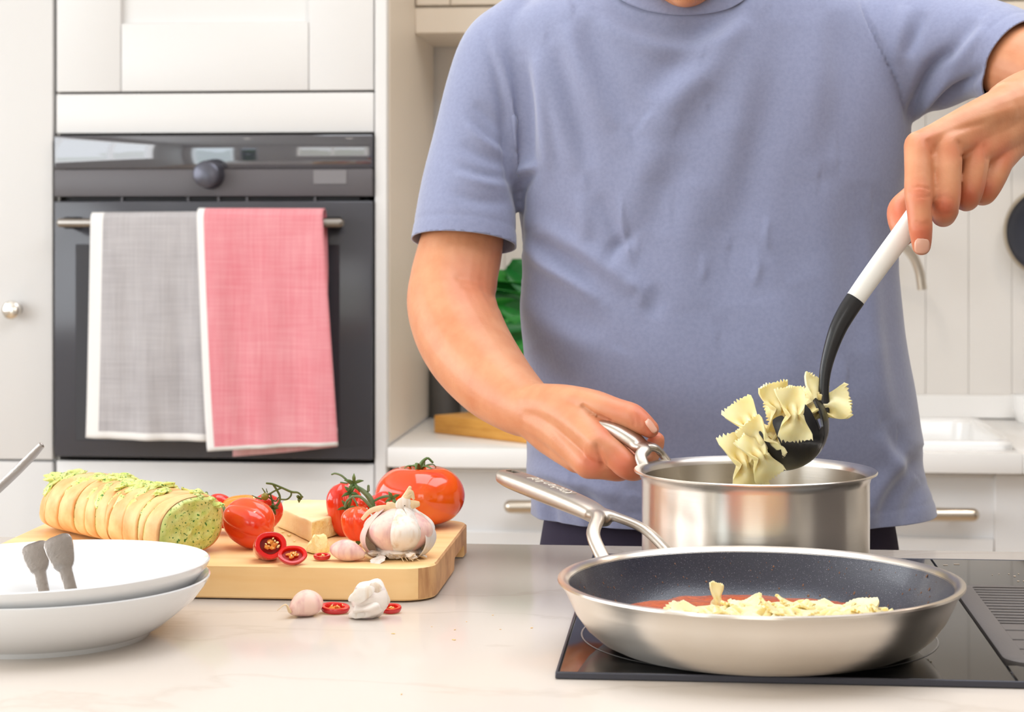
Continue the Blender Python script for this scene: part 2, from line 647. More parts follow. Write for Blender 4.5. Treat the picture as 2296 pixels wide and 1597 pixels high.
hb = MB().tube([(XW(160), HY, hz, .0085), (XW(775), HY, hz, .0085)], 16, power=0.7)
hb.build('handle', M_handle, od)
for px in (178, 757):
    MB().box((XW(px) - .011, HY, hz - .011), (XW(px) + .011, YF - .012, hz + .011), .003, seg=2).build('handle_bracket', M_ovdark, od)
kx, kz = XW(476), ZW(476, 392)
kn = MB().lathe([(0, .040), (.020, .040), (.0245, .037), (.0255, .030), (.0255, .012), (.027, .010), (.027, .0)], (kx, YF - .012, kz), 40, Mk)
kn.build('knob', M_knobdark, ov)

# ------------------------------------------------------------------ tea towels over the oven handle


def weave(name, c1, c2, scale):
    m = mat(name, c1, 0.9, spec=0.15, sheen=0.3, bump=(420, 0.5, 0.002))
    nt = m.node_tree
    tc = nt.nodes.new('ShaderNodeTexCoord')
    fac = []
    for st in ((6, 6, 160), (160, 6, 6)):
        mp = nt.nodes.new('ShaderNodeMapping')
        mp.inputs['Scale'].default_value = st
        nt.links.new(tc.outputs['Object'], mp.inputs[0])
        n = nt.nodes.new('ShaderNodeTexNoise')
        n.inputs['Scale'].default_value = scale
        n.inputs['Detail'].default_value = 2
        nt.links.new(mp.outputs[0], n.inputs['Vector'])
        fac.append(n.outputs['Fac'])
    n3 = nt.nodes.new('ShaderNodeTexNoise')
    n3.inputs['Scale'].default_value = 14
    nt.links.new(tc.outputs['Object'], n3.inputs['Vector'])
    fac.append(n3.outputs['Fac'])
    a1 = nt.nodes.new('ShaderNodeMath'); a1.operation = 'ADD'
    a2 = nt.nodes.new('ShaderNodeMath'); a2.operation = 'ADD'
    nt.links.new(fac[0], a1.inputs[0]); nt.links.new(fac[1], a1.inputs[1])
    nt.links.new(a1.outputs[0], a2.inputs[0]); nt.links.new(fac[2], a2.inputs[1])
    mr = nt.nodes.new('ShaderNodeMapRange')
    mr.inputs['From Min'].default_value = 0.95
    mr.inputs['From Max'].default_value = 2.05
    nt.links.new(a2.outputs[0], mr.inputs['Value'])
    mx = nt.nodes.new('ShaderNodeMix'); mx.data_type = 'RGBA'
    mx.inputs[6].default_value = c1
    mx.inputs[7].default_value = c2
    nt.links.new(mr.outputs[0], mx.inputs[0])
    nt.links.new(mx.outputs[2], nt.nodes['Principled BSDF'].inputs['Base Color'])
    return m


M_tgrey = weave('towel_grey', lin(172, 167, 169), lin(202, 198, 199), 1.6)
M_tpink = weave('towel_pink', lin(226, 128, 138), lin(240, 168, 174), 1.6)
M_tpink2 = weave('towel_pink_light', lin(232, 160, 168), lin(250, 214, 216), 1.0)
M_twhite = mat('towel_white', lin(246, 243, 240), 0.9, spec=0.15, bump=(420, 0.4, 0.002))


def towel(name, label, tl, tr, bl, br, mats, border, seed, front_off, top_y, hem):
    """draped sheet: px corners of the front flap, over the bar and a short flap behind"""
    rr = random.Random(seed)
    nu, nv = 36, 60
    ph = [rr.uniform(0, 6) for _ in range(6)]
    YT = HY - .0115 - front_off
    verts, faces, mi = [], [], []
    rows = []
    # front flap from the bottom upwards, then the curve over the bar, then down behind
    for j in range(nv + 1):
        t = j / nv
        row = []
        for i in range(nu + 1):
            s = i / nu
            lx = bl[0] + (tl[0] - bl[0]) * t ** 0.8
            rx = br[0] + (tr[0] - br[0]) * t ** 1.1
            by = bl[1] + (br[1] - bl[1]) * s
            ty = tl[1] + (tr[1] - tl[1]) * s
            px = lx + (rx - lx) * s
            py = by + (ty - by) * t
            q = Wp(px, py, YT)
            k = (1 - t) ** 0.7
            wv = k * (.0075 * math.sin(7 * s + ph[0] + 1.2 * t) + .004 * math.sin(15 * s + ph[1] - 2 * t) + .002 * math.sin(29 * s + 4 * t + ph[2]))
            row.append((q[0], YT + wv - .006 * k, q[2]))
        rows.append(row)
    ztop = rows[-1][0][2]
    R = HY - YT
    for j in range(1, 13):
        a = PI * j / 12
        row = []
        for i in range(nu + 1):
            x, y, zz = rows[nv][i]
            row.append((x, HY - R * math.cos(a), zz + R * math.sin(a)))
        rows.append(row)
    for j in range(1, 26):
        row = []
        for i in range(nu + 1):
            x, y, zz = rows[nv][i]
            row.append((x + .003 * math.sin(j * .2), HY + R, zz - .0125 * j))
        rows.append(row)
    n = nu + 1
    for row in rows:
        verts += row
    for j in range(len(rows) - 1):
        for i in range(nu):
            faces.append((j * n + i, j * n + i + 1, (j + 1) * n + i + 1, (j + 1) * n + i))
            mi.append(1 if (i < border or j < hem) else 0)
    mb = MB()
    mb.v, mb.f, mb.m = verts, faces, mi
    root = tag(mb.build(name, mats, smooth=True, angle=None, origin=verts[0]), label, 'towel')
    return baked(root, [('SOLIDIFY', dict(thickness=.0024, offset=0.0))])


towel('tea_towel', 'grey woven tea towel with a white edge hanging on the oven handle', (203, 494), (458, 492), (192, 982), (466, 990),
      [M_tgrey, M_twhite], 4, 3, .002, 480, 2)
pk = towel('tea_towel', 'pink woven tea towel with a white edge hanging on the oven handle', (441, 489), (724, 490), (470, 1010), (760, 998),
           [M_tpink, M_twhite], 2, 5, .006, 476, 1)
# lower corner of the pink towel's second layer
b = MB()
q0 = [Wp(*p, HY - .012) for p in ((522, 985), (522, 1023), (640, 1016), (756, 1001), (756, 975))]
lay = []
for i in range(13):
    s = i / 12
    a = Wp(522 + 234 * s, 960, HY + .005)
    c = Wp(522 + 234 * s, 1024 - 22 * s ** 1.2, HY + .005)
    yy = .003 * math.sin(9 * s)
    lay.append([(a[0], a[1] + yy, a[2]), (c[0], c[1] + yy, c[2])])
b.rings(lay, False, False, False)
f2 = b.build('second_layer', M_tpink2, pk)
baked(f2, [('SOLIDIFY', dict(thickness=.0024, offset=0.0))])

# ------------------------------------------------------------------ base run to the right, with its worktop
YB = 3.675
zcb = 0.855
xr = 2.4
SKX0, SKX1, SKY0, SKY1 = XW(1700, 3.8), XW(2262, 3.8), 3.70, 4.17
ct = MB()
ct.box((xs + .002, YF - .015, zcb - .037), (SKX0, RY1 - .014, zcb), .003, seg=2)
ct.box((SKX1, YF - .015, zcb - .037), (xr, RY1 - .014, zcb), .003, seg=2)
ct.box((SKX0, YF - .015, zcb - .037), (SKX1, SKY0, zcb), .003, seg=2)
ct.box((SKX0, SKY1, zcb - .037), (SKX1, RY1 - .014, zcb), .003, seg=2)
tag(ct.build('worktop', M_counter_back), 'white back worktop running under the niche and the sink', 'worktop')
up = MB().box((xs + .002, RY1 - .014, zcb + .001), (xr, RY1 - .002, zcb + .05), .002)
struct(up.build('trim_1', M_counter_back))


def base_unit(name, label, xa, xb, knob=None, pull=None, top=.038):
    t = thing(name, label, 'cabinet', ((xa + xb) / 2, 3.98, 0))
    MB().box((xa, YB + .022, .1), (xb, RY1 - .015, zcb - top), .001).build('body', M_white, t)
    MB().box((xa, YB + .05, 0), (xb, YB + .07, .099)).build('plinth', M_white, t)
    zt = zcb - .042
    zm = ZW(2100, 1206, YB)
    df = MB().box((xa + .002, YB + .008, zm - .03), (xb - .002, YB + .021, zt), .001).build('drawer', M_white, t)
    st = .07
    MB().box((xa + .002, YB, zm - .03), (xa + st, YB + .0085, zt), .002).build('stile', M_white, df)
    MB().box((xb - st, YB, zm - .03), (xb - .002, YB + .0085, zt), .002).build('stile', M_white, df)
    MB().box((xa + st + .0005, YB, zm - .03), (xb - st - .0005, YB + .0085, zm), .002).build('rail', M_white, df)
    MB().box((xa + st + .0005, YB, zt - .006), (xb - st - .0005, YB + .0085, zt), .002).build('rail', M_white, df)
    MB().box((xa + .002, YB, .105), (xb - .002, YB + .021, zm - .034), .002).build('drawer', M_white, t)
    if pull:
        px, py = pull
        kx, kz = XW(px, YB), ZW(px, py, YB)
        h = MB()
        h.tube([(kx, YB - .032, kz, .0125), (kx + .16, YB - .032, kz, .0125)], 16, round0=True)
        for dx in (.03, .13):
            h.tube([(kx + dx, YB - .03, kz, .006), (kx + dx, YB + .012, kz, .006)], 10)
        h.build('handle', M_nickel, df)
    return t


XM = XW(1560, YB)
XM2 = XW(2318, YB)
base_unit('base_cabinet', 'white base cabinet under the niche worktop with a rounded nickel bar handle', xs + .004, XM, pull=(1148, 1131))
base_unit('base_cabinet', 'white base cabinet with recessed drawer front below the sink', XM + .003, XM2, pull=(1975, 1147), top=.155)
base_unit('base_cabinet', 'white base cabinet at the far right end of the sink run', XM2 + .003, XM2 + .6)

# sink
M_ceramic = mat('white_ceramic', lin(248, 247, 245), 0.12, coat=0.3)
sk = MB()


def rrect(xa, xb, ya, yb, r, z, n=6):
    out = []
    for cx_, cy_, a0 in ((xb - r, yb - r, 0), (xa + r, yb - r, PI / 2), (xa + r, ya + r, PI), (xb - r, ya + r, 1.5 * PI)):
        for k in range(n + 1):
            a = a0 + PI / 2 * k / n
            out.append((cx_ + r * math.cos(a), cy_ + r * math.sin(a), z))
    return out


sk.rings([rrect(SKX0 + .004, SKX1 - .004, SKY0 + .004, SKY1 - .004, .03, zcb - .15),
          rrect(SKX0 + .004, SKX1 - .004, SKY0 + .004, SKY1 - .004, .03, zcb + .008),
          rrect(SKX0 + .008, SKX1 - .008, SKY0 + .008, SKY1 - .008, .03, zcb + .014),
          rrect(SKX0 + .022, SKX1 - .022, SKY0 + .022, SKY1 - .022, .03, zcb + .014),
          rrect(SKX0 + .028, SKX1 - .028, SKY0 + .028, SKY1 - .028, .035, zcb + .006),
          rrect(SKX0 + .036, SKX1 - .036, SKY0 + .036, SKY1 - .036, .04, zcb - .125),
          rrect(SKX0 + .06, SKX1 - .06, SKY0 + .06, SKY1 - .06, .05, zcb - .14)])
tag(sk.build('kitchen_sink', M_ceramic), 'white ceramic sink set into the back worktop', 'sink')
# tap (arched spout)
YT_ = 4.2
tc0 = Wp(1860, 700, YT_)
path = []
for (px, py) in ((1862, 640), (1866, 600), (1885, 565), (1920, 540), (1965, 531), (2010, 541), (2042, 568), (2060, 605), (2068, 650)):
    q = Wp(px, py, YT_)
    path.append((*q, .0098))
tp = thing('kitchen_tap', 'brushed nickel tap spout curving down over the sink beside the hand', 'tap', (tc0[0], YT_, zcb))
MB().tube([(tc0[0], YT_, zcb, .0098)] + path, 16, sub=44, up=(0, 1, 0), round1=False).build('spout', M_nickel, tp)
MB().lathe([(.0, .001), (.026, .001), (.026, .008), (.018, .012), (.018, .05), (.011, .056)], (tc0[0], YT_, zcb), 28).build('base', M_nickel, tp)
MB().tube([(tc0[0] + .016, YT_, zcb + .035, .006), (tc0[0] + .07, YT_ - .005, zcb + .05, .004)], 10).build('lever', M_nickel, tp)
# small white cup by the sink, cut by the frame
q = Wp(2312, 1000, 4.22)
cu = MB().lathe([(0, .0), (.026, .0), (.030, .004), (.038, .03), (.040, .058), (.0385, .0585), (.036, .032), (.027, .008), (0, .006)], (q[0], 4.22, zcb), 36)
tag(cu.build('ceramic_cup', M_ceramic), 'small white ceramic cup behind the sink at the frame edge', 'cup')

# hanging frying pan on the wall
q = Wp(2349, 520, RY1 - .01)
hp = thing('hanging_pan', 'dark pan with a pale steel rim hanging on the boarded wall', 'pan', (q[0], RY1 - .012, q[2] - .1))
rp = q[0] and (Wp(2349, 520, RY1)[0] - Wp(2243, 520, RY1)[0])
Mh = Matrix.Rotation(PI / 2, 4, 'X')
M_liner = mat('nonstick_grey', lin(66, 68, 78), 0.30, spec=0.6)
M_steelwarm = mat('pan_rim_steel', lin(205, 194, 176), 0.3, 1.0)
hc = (q[0], RY1 - .013, q[2])
MB().lathe([(0, .001), (rp * .75, .001), (rp * .9, .012), (rp, .036), (rp * .995, .038), (rp * .94, .036), (rp * .93, .035)], hc, 48, Mh).build('body', M_steelwarm, hp)
MB().lathe([(rp * .935, .0352), (rp * .87, .014), (rp * .72, .004), (0, .003)], hc, 48, Mh).build('lining', M_liner, hp)
MB().tube([(q[0] + .0, RY1 - .045, q[2] + rp * .95, .009), (q[0], RY1 - .035, q[2] + rp * 1.5, .010), (q[0], RY1 - .025, q[2] + rp * 2.7, .009)], 12, sub=14, flat=.6).build('handle', M_steelwarm, hp)
MB().tube([(q[0], RY1 - .001, q[2] + rp * 2.6, .004), (q[0], RY1 - .04, q[2] + rp * 2.62, .004)], 8).build('hook', M_nickel, hp)

# wall cabinet above the niche
YU = 4.0
zu = ZW(1000, 75, YU)
wc = thing('wall_cabinet', 'cream wall cabinet run above the niche behind the person', 'cabinet', ((xs + xr) / 2, 4.15, zu))
MB().box((xs + .002, YU + .022, zu), (xr, RY1 - .002, zt_up), .001).build('body', M_cream, wc)
zr = ZW(1000, 13, YU)
MB().box((xs + .002, YU, zu), (xr, YU + .022, zr - .003), .002).build('pelmet', M_cream, wc)
xw = xs + .004
while xw < xr - .1:
    wdt = .595
    dd = MB().box((xw, YU + .008, zr + .001), (min(xw + wdt, xr), YU + .021, zt_up), .001).build('door', M_cream, wc)
    xe = min(xw + wdt, xr)
    MB().box((xw, YU, zr + .001), (xw + .07, YU + .009, zt_up), .002).build('stile', M_cream, dd)
    MB().box((xe - .07, YU, zr + .001), (xe, YU + .009, zt_up), .002).build('stile', M_cream, dd)
    MB().box((xw + .0705, YU, zr + .001), (xe - .0705, YU + .009, zr + .08), .002).build('rail', M_cream, dd)
    xw += wdt + .004

# niche things: wooden board, planter with big leaves, dark storage jar
M_yboard = mat('amber_wood', lin(232, 172, 84), 0.5, var=(14, lin(210, 146, 62), .35, .7), stretch=(1, 1, 10))
A = Cp(972, 972, zcb)
B = Cp(1200, 1000, zcb)
dx, dy = B[0] - A[0], B[1] - A[1]
L = math.hypot(dx, dy)
bo = MB().box((0, 0, .0005), (max(L, .3), .2, .036), .003, seg=2)
yb = bo.build('wooden_board', M_yboard)
yb.location = (A[0], A[1] + .004, zcb)
yb.rotation_euler = (0, 0, math.atan2(dy, dx) + 0.02)
tag(yb, 'thick amber wooden board lying on the back worktop in the niche', 'board')
M_leaf = mat('leaf_green', lin(52, 158, 58), 0.35, var=(9, lin(26, 118, 40), .35, .7), sss=0.0)
M_leafd = mat('leaf_dark', lin(24, 112, 46), 0.35)
M_planter = mat('planter_taupe', lin(168, 150, 138), 0.8, bump=(160, .5, .004))
pc = (XW(1120, 4.16), 4.165, zcb)
pl = thing('potted_plant', 'potted plant with large green leaves seen between the arm and the shirt', 'plant', pc)
MB().lathe([(0, .001), (.062, .001), (.068, .02), (.078, .115), (.079, .128), (.073, .128), (.070, .11), (0, .11)], pc, 40).build('planter', M_planter, pl)
leaf_sp = [((1172, 748), .075, -.35, 0.0, M_leaf), ((1150, 703), .085, .05, .25, M_leafd), ((1180, 700), .06, .4, .1, M_leaf),
           ((1150, 655), .075, .2, 1.2, M_leaf), ((1140, 634), .06, .12, 1.25, M_leaf), ((1160, 775), .07, -.5, -.1, M_leafd),
           ((1110, 690), .05, 2.9, .5, M_leaf), ((1200, 640), .07, .6, .4, M_leafd)]
for (pp, ln, an, tilt, lm) in leaf_sp:
    c = Wp(pp[0], pp[1], 4.13)
    lf = MB()
    rows = []
    for i in range(9):
        s = i / 8
        w = .62 * ln * math.sin(PI * min(1, s * .93 + .07)) ** .7 * (1 - .25 * s)
        rows.append([(ln * (s * 2 - 1), w * k, .25 * ln * (abs(k) - .3 * (2 * s - 1) ** 2)) for k in (-1, -.5, 0, .5, 1)])
    M = Matrix.Translation(c) @ Matrix.Rotation(an, 4, 'Y') @ Matrix.Rotation(PI / 2 - tilt, 4, 'X')
    rows = [[tuple(M @ Vector(p)) for p in r] for r in rows]
    lf.rings(rows, False, False, False)
    lo = lf.build('leaf', lm, pl)
    baked(lo, [('SOLIDIFY', dict(thickness=.0012, offset=0.0))])
    e = M @ Vector((-ln, 0, 0))
    MB().tube([(pc[0], pc[1], zcb + .11, .003), ((pc[0] + e.x) / 2, (pc[1] + e.y) / 2 + .01, (zcb + e.z) / 2 + .08, .0028), (e.x, e.y, e.z, .002)], 6, sub=10).build('stem', M_leafd, pl)
M_jar = mat('jar_grey', lin(96, 92, 88), 0.35)
jc = (XW(998, 4.22), 4.22, zcb)
tj = thing('storage_jar', 'slim dark grey storage jar standing in the niche behind the board', 'jar', jc)
MB().lathe([(0, .0), (.030, .0), (.033, .004), (.033, .10), (.028, .108)], jc, 32).build('body', M_jar, tj)
MB().lathe([(.0, .125), (.026, .125), (.030, .121), (.030, .108), (.0, .107)], jc, 32).build('lid', M_jar, tj)

# unseen ceiling downlights, added; the rear pair is fill for the niche
M_lamp = mat('lamp_glow', (1, 1, 1), .5, emit=(1.0, .93, .84, 8))
for i, (x, y) in enumerate(((-1.3, .6), (-.2, .6), (.9, .6), (-.2, 3.1), (1.0, 3.1))):
    t = thing('fill_downlight', ['added round downlight above the bread board', 'added round downlight above the island middle',
                                    'added round downlight above the right of the hob', 'added round downlight in front of the oven',
                                    'added round downlight behind the person'][i], 'light', (x, y, RZ1))
    MB().lathe([(.055, -.001), (.05, -.008), (.041, -.008), (.04, -.001)], (x, y, RZ1), 32).build('trim_ring', M_chrome, t)
    MB().lathe([(.0, -.003), (.039, -.003), (.039, -.001)], (x, y, RZ1), 32).build('diffuser', M_lamp, t)
    if y > 2:
        ld_ = bpy.data.lights.new('niche_fill_lamp', 'AREA')
        ld_.shape, ld_.size, ld_.energy, ld_.color = 'DISK', .07, 4.5, (1.0, .88, .74)
        lo_ = bpy.data.objects.new('niche_fill_lamp', ld_)
        lo_.location = (0, 0, -.005)
        lo_.parent = t
        COL.objects.link(lo_)
# ================================================================== ISLAND
M_quartz = mat('island_quartz', lin(216, 205, 194), 0.13, spec=0.06)
_nt = M_quartz.node_tree
_tc = _nt.nodes.new('ShaderNodeTexCoord')
_wv = _nt.nodes.new('ShaderNodeTexNoise')
_wv.inputs['Scale'].default_value = 2.6
_wv.inputs['Detail'].default_value = 6
_wv.inputs['Distortion'].default_value = 1.2
_nt.links.new(_tc.outputs['Object'], _wv.inputs['Vector'])
_rp = _nt.nodes.new('ShaderNodeValToRGB')
_rp.color_ramp.elements[0].position = .485
_rp.color_ramp.elements[0].color = (*lin(216, 205, 194)[:3], 1)
_rp.color_ramp.elements[1].position = .515
_rp.color_ramp.elements[1].color = (*lin(216, 205, 194)[:3], 1)
_e = _rp.color_ramp.elements.new(.5)
_e.color = lin(209, 197, 185)
_nt.links.new(_wv.outputs['Fac'], _rp.inputs[0])
_nt.links.new(_rp.outputs[0], _nt.nodes['Principled BSDF'].inputs['Base Color'])
IX0, IX1, IY0, IY1 = -1.35, 1.55, 1.02, 2.008
isl = thing('kitchen_island', 'white island cabinet carrying the pale stone worktop', 'island', (.1, 1.5, 0))
MB().box((IX0 + .06, IY0 + .3, .1), (IX1 - .06, IY1 - .04, ZT - .0305), .002).build('body', M_white, isl)
MB().box((IX0 + .1, IY0 + .34, 0), (IX1 - .1, IY1 - .08, .099), .002).build('plinth', M_white, isl)
for i in range(4):
    xa = IX0 + .065 + i * (IX1 - IX0 - .13) / 4
    xb_ = xa + (IX1 - IX0 - .13) / 4 - .004
    MB().box((xa, IY1 - .0395, .105), (xb_, IY1 - .02, ZT - .034), .002).build('door', M_white, isl)
tag(MB().box((IX0, IY0, ZT - .03), (IX1, IY1, ZT), .003, seg=2).build('island_worktop', M_quartz),
    'pale cream stone island worktop with glossy surface and faint veins', 'worktop')

# ------------------------------------------------------------------ induction hob
M_hob = mat('hob_glass', lin(16, 16, 18), 0.045, spec=0.75)
M_hobtrim = mat('hob_trim', lin(66, 66, 74), 0.35, 0.4)
M_grille = mat('grille_grey', lin(104, 98, 95), 0.5, bump=(400, .15, .001))
M_print = mat('hob_print', lin(150, 146, 142), 0.3)
M_lit = mat('hob_symbol', lin(230, 205, 180), 0.4)
HX0, HX1, HY0, HY1 = -.1, .73, 1.409, 1.925
GX0, GX1, GY0, GY1 = .222, .408, 1.462, 1.778
hob = thing('induction_hob', 'black glass hob with a grey extractor grille, set in the island', 'hob', ((HX0 + HX1) / 2, (HY0 + HY1) / 2, ZT))
gl = MB()
gl.box((HX0 + .002, HY0 + .002, ZT + .0003), (GX0, HY1 - .002, ZH), .0012)
gl.box((GX1, HY0 + .002, ZT + .0003), (HX1 - .002, HY1 - .002, ZH), .0012)
gl.box((GX0, HY0 + .002, ZT + .0003), (GX1, GY0, ZH), .0012)
gl.box((GX0, GY1, ZT + .0003), (GX1, HY1 - .002, ZH), .0012)
gl.build('glass', M_hob, hob)
for (a, c) in (((HX0, HY0, ZT + .0002), (HX1, HY0 + .0022, ZH + .0003)), ((HX0, HY1 - .0022, ZT + .0002), (HX1, HY1, ZH + .0003)),
               ((HX0, HY0 + .0022, ZT + .0002), (HX0 + .0022, HY1 - .0022, ZH + .0003)), ((HX1 - .0022, HY0 + .0022, ZT + .0002), (HX1, HY1 - .0022, ZH + .0003))):
    MB().box(a, c, .0008).build('edge_trim', M_hobtrim, hob)
# grille: rails plus slats over a dark well
gr = MB()
gz0, gz1 = ZT + .001, ZH + .0022


def rr2(xa, xb, ya, yb, r, z):
    return rrect(xa, xb, ya, yb, r, z, 5)


rim_o, rim_i = .001, .017
gr.rings([rr2(GX0 + rim_o, GX1 - rim_o, GY0 + rim_o, GY1 - rim_o, .022, gz0), rr2(GX0 + rim_o, GX1 - rim_o, GY0 + rim_o, GY1 - rim_o, .022, gz1 - .001),
          rr2(GX0 + .003, GX1 - .003, GY0 + .003, GY1 - .003, .020, gz1), rr2(GX0 + rim_i, GX1 - rim_i, GY0 + .014, GY1 - .012, .004, gz1),
          rr2(GX0 + rim_i, GX1 - rim_i, GY0 + .014, GY1 - .012, .004, gz0)], False, False)
gri = gr.build('grille', M_grille, hob)
MB().box((GX0 + .0005, GY0 + .0005, ZT + .0002), (GX1 - .0005, GY1 - .0005, ZT + .0009)).build('well', M_ovdark, gri)
# slots seen in the photograph, as slats between them
ys = [Cp(2200, y, ZH)[1] for y in (1322, 1327.5, 1333, 1339, 1345, 1351, 1357, 1363.5, 1370, 1376.5, 1383, 1389.5, 1396, 1402)]
ys += [Cp(2270, y, ZH)[1] for y in (1419, 1440, 1461, 1484)]
edges = [GY1 - .012] + ys + [GY0 + .014]
for i in range(len(edges) - 1):
    ga = .0029 if i <= 14 else .0021
    gb_ = .0029 if i + 1 <= 14 else .0021
    ya, yb_ = edges[i] - (ga if i else 0), edges[i + 1] + (gb_ if i < len(edges) - 2 else 0)
    if ya - yb_ < .0008:
        continue
    MB().box((GX0 + rim_i - .0003, yb_, gz0 + .0005), (GX1 - rim_i + .0003, ya, gz1 - .0002), .0007).build('slat', M_grille, gri)
# printed zone rings, symbols


def flat_ring(c, r, w, z, n=96):
    return [[(c[0] + q * math.cos(2 * PI * j / n), c[1] + q * math.sin(2 * PI * j / n), z) for j in range(n)] for q in (r - w, r)]


PANC = P(1703, 510, 1.503)
POTC = P(1693, 510, 1.772)
for c, r in (((PANC[0], PANC[1] - .0), .137), ((POTC[0], POTC[1]), .105), ((HX1 - .17, 1.58), .1), ((HX1 - .17, 1.79), .1)):
    if c[1] - r < HY0 + .004:
        c = (c[0], HY0 + .005 + r)
    MB().rings(flat_ring(c, r, .0012, ZH + .00025), False, False).build('zone_ring', M_print, hob)
pm = MB()
for (px, py, w, h) in ((2275, 1293, 7, 3), (2283, 1304, 7, 2), (2296, 1304, 6, 2), (2262, 1288, 4, 2), (2240, 1288, 3, 1.5), (2284, 1288, 4, 2), (2225, 1290, 3, 1.5),
                       (2310, 1293, 7, 3), (2330, 1304, 7, 2), (2120, 1268, 16, 1.4), (2145, 1266, 20, 1.4)):
    q = Cp(px, py, ZH)
    s = 2.6e-4
    pm.box((q[0] - w * s / 2, q[1] - h * s * 2, ZH + .0002), (q[0] + w * s / 2, q[1] + h * s * 2, ZH + .0004))
pm.build('control_symbols', M_lit, hob)

# ------------------------------------------------------------------ steel pans
M_steel = mat('brushed_steel', lin(240, 232, 221), 0.30, 1.0, aniso=0.92, stretch=(1, 1, 60), bump=(14, .04, .001), rvar=(9, .26, .34))
M_steel_pol = mat('polished_steel', lin(222, 216, 208), 0.12, 1.0)
M_steel_in = mat('inner_steel', lin(222, 214, 202), 0.28, 1.0, aniso=.85, stretch=(1, 1, 40), bump=(12, .05, .001))
M_cast = mat('cast_steel', lin(188, 178, 166), 0.40, 1.0, bump=(260, .08, .0008))
M_nonstick = mat('nonstick_lining', lin(46, 49, 63), 0.30, spec=0.7, bump=(900, .25, .0006), coat=0.15)
speckle(M_nonstick, 1500, lin(150, 152, 165), .66, .05)


def pan_handle(name, root, c, ang, rim_r, rim_z, pts, fork_r, spread, wid, thick, arm_r, slot=None):
    """forked cast handle: stem rows (r, z), arms from the fork to the rim"""
    u = Vector((math.cos(ang), math.sin(ang), 0))
    s = Vector((-u.y, u.x, 0))
    C0 = Vector((c[0], c[1], 0))
    mb = MB()
    rows = []
    for (r, z, w, t) in pts:
        q = C0 + u * r
        rows.append((q.x, q.y, z, w, t / w))
    mb.tube(rows, 20, sub=36, up=(0, 0, 1), power=.62)
    for sg in (-1, 1):
        a = C0 + u * fork_r[0] + s * (sg * wid * .35)
        f = C0 + u * (fork_r[0] - .012) + s * (sg * wid * .72)
        m = C0 + u * ((fork_r[0] + rim_r) / 2 - .004) + s * (sg * spread * .8)
        e = C0 + u * math.sqrt(max(rim_r ** 2 - spread ** 2, 1e-6)) + s * (sg * spread)
        e2 = e
        mb.tube([(a.x, a.y, fork_r[1] + .0005, arm_r * 1.25), (f.x, f.y, fork_r[1] - .001, arm_r), (m.x, m.y, (fork_r[1] * .62 + rim_z * .38), arm_r), (e.x, e.y, rim_z, arm_r),
                 (e2.x, e2.y, rim_z - .007, arm_r * .8)], 14, sub=24, up=(0, 0, 1), flat=.62, power=.75)
    h = mb.build(name, M_cast, root)
    h2 = baked(h, [('REMESH', dict(mode='VOXEL', voxel_size=.0011)), ('SMOOTH', dict(factor=.5, iterations=12))])
    if slot:
        q = C0 + u * slot[0]
        M = frame((q.x, q.y, slot[1]), u, (0, 0, 1))
        o = world_origin(root)
        cb = MB().box((-slot[2], -slot[3], -.03), (slot[2], slot[3], .03), .0015, M=M)
        cut = cb.build('cutter', M_cast, None)
        cut.location = Vector((0, 0, 0))
        bpy.context.view_layer.update()
        baked(h2, [('BOOLEAN', dict(operation='DIFFERENCE', object=cut, solver='EXACT'))])
        bpy.data.objects.remove(cut)
    smooth_all(h2.data)
    h2.data.set_sharp_from_angle(angle=math.radians(50))
    return h2, u, s


# frying pan
pc = (PANC[0], PANC[1], ZH)
fp = thing('frying_pan', 'large steel frying pan with dark lining holding tomato sauce and pasta', 'pan', pc)
PR = .1525
MB().lathe([(0, .0006), (.104, .0006), (.112, .0018), (.121, .006), (.131, .0145), (.139, .0255), (.1445, .037), (.1475, .0435), (.1508, .0472), (PR, .0492), (.1523, .0508),
            (.1500, .0514), (.1465, .0503), (.1447, .0485), (.1437, .0470)], pc, 160).build('body', M_steel, fp)
MB().lathe([(.1440, .0476), (.1425, .0440), (.1395, .0360), (.1345, .0260), (.1275, .0160), (.118, .0085), (.108, .0046), (.09, .0034), (0, .0034)], pc, 160).build('nonstick_lining', M_nonstick, fp)
pa = math.atan2(R3(-.5645, .8256, 0)[1], R3(-.5645, .8256, 0)[0])
zz = ZH
FH = [(.196, zz + .071, .0085, .0060), (.215, zz + .0765, .0115, .0070), (.245, zz + .081, .0128, .0078), (.29, zz + .0865, .0128, .0080), (.325, zz + .0905, .0122, .0075), (.341, zz + .0925, .0105, .0062)]
hnd, hu, hs = pan_handle('handle', fp, pc, pa, .1515, zz + .044, FH, (.203, zz + .0745), .034, .013, .007, .0060, slot=(.329, zz + .09, .0075, .0042))
# engraved maker's script on the handle
fc = bpy.data.curves.new('engraving', 'FONT')
fc.body = 'KitchenAid'
fc.size = .0135
fc.shear = .35
fc.extrude = .00015
fc.align_x = 'CENTER'
fc.align_y = 'CENTER'
fo = bpy.data.objects.new('tmp_text', fc)
COL.objects.link(fo)
bpy.context.view_layer.update()
tme = bpy.data.meshes.new_from_object(fo.evaluated_get(bpy.context.evaluated_depsgraph_get()))
bpy.data.objects.remove(fo)
tq = Vector((pc[0], pc[1], 0)) + hu * .268
slope = (.0865 - .081) / .045
xdir = (hu + Vector((0, 0, slope))).normalized()
Mt = frame((tq.x, tq.y, zz + .0838 + .0080 + .0001), xdir, (0, 0, 1))
tme.transform(Matrix.Translation(-Vector(pc)) @ Mt)
tme.materials.append(mat('engraving_light', lin(236, 228, 214), .45, .6))
eo = bpy.data.objects.new('engraving', tme)
COL.objects.link(eo)
eo.parent = hnd
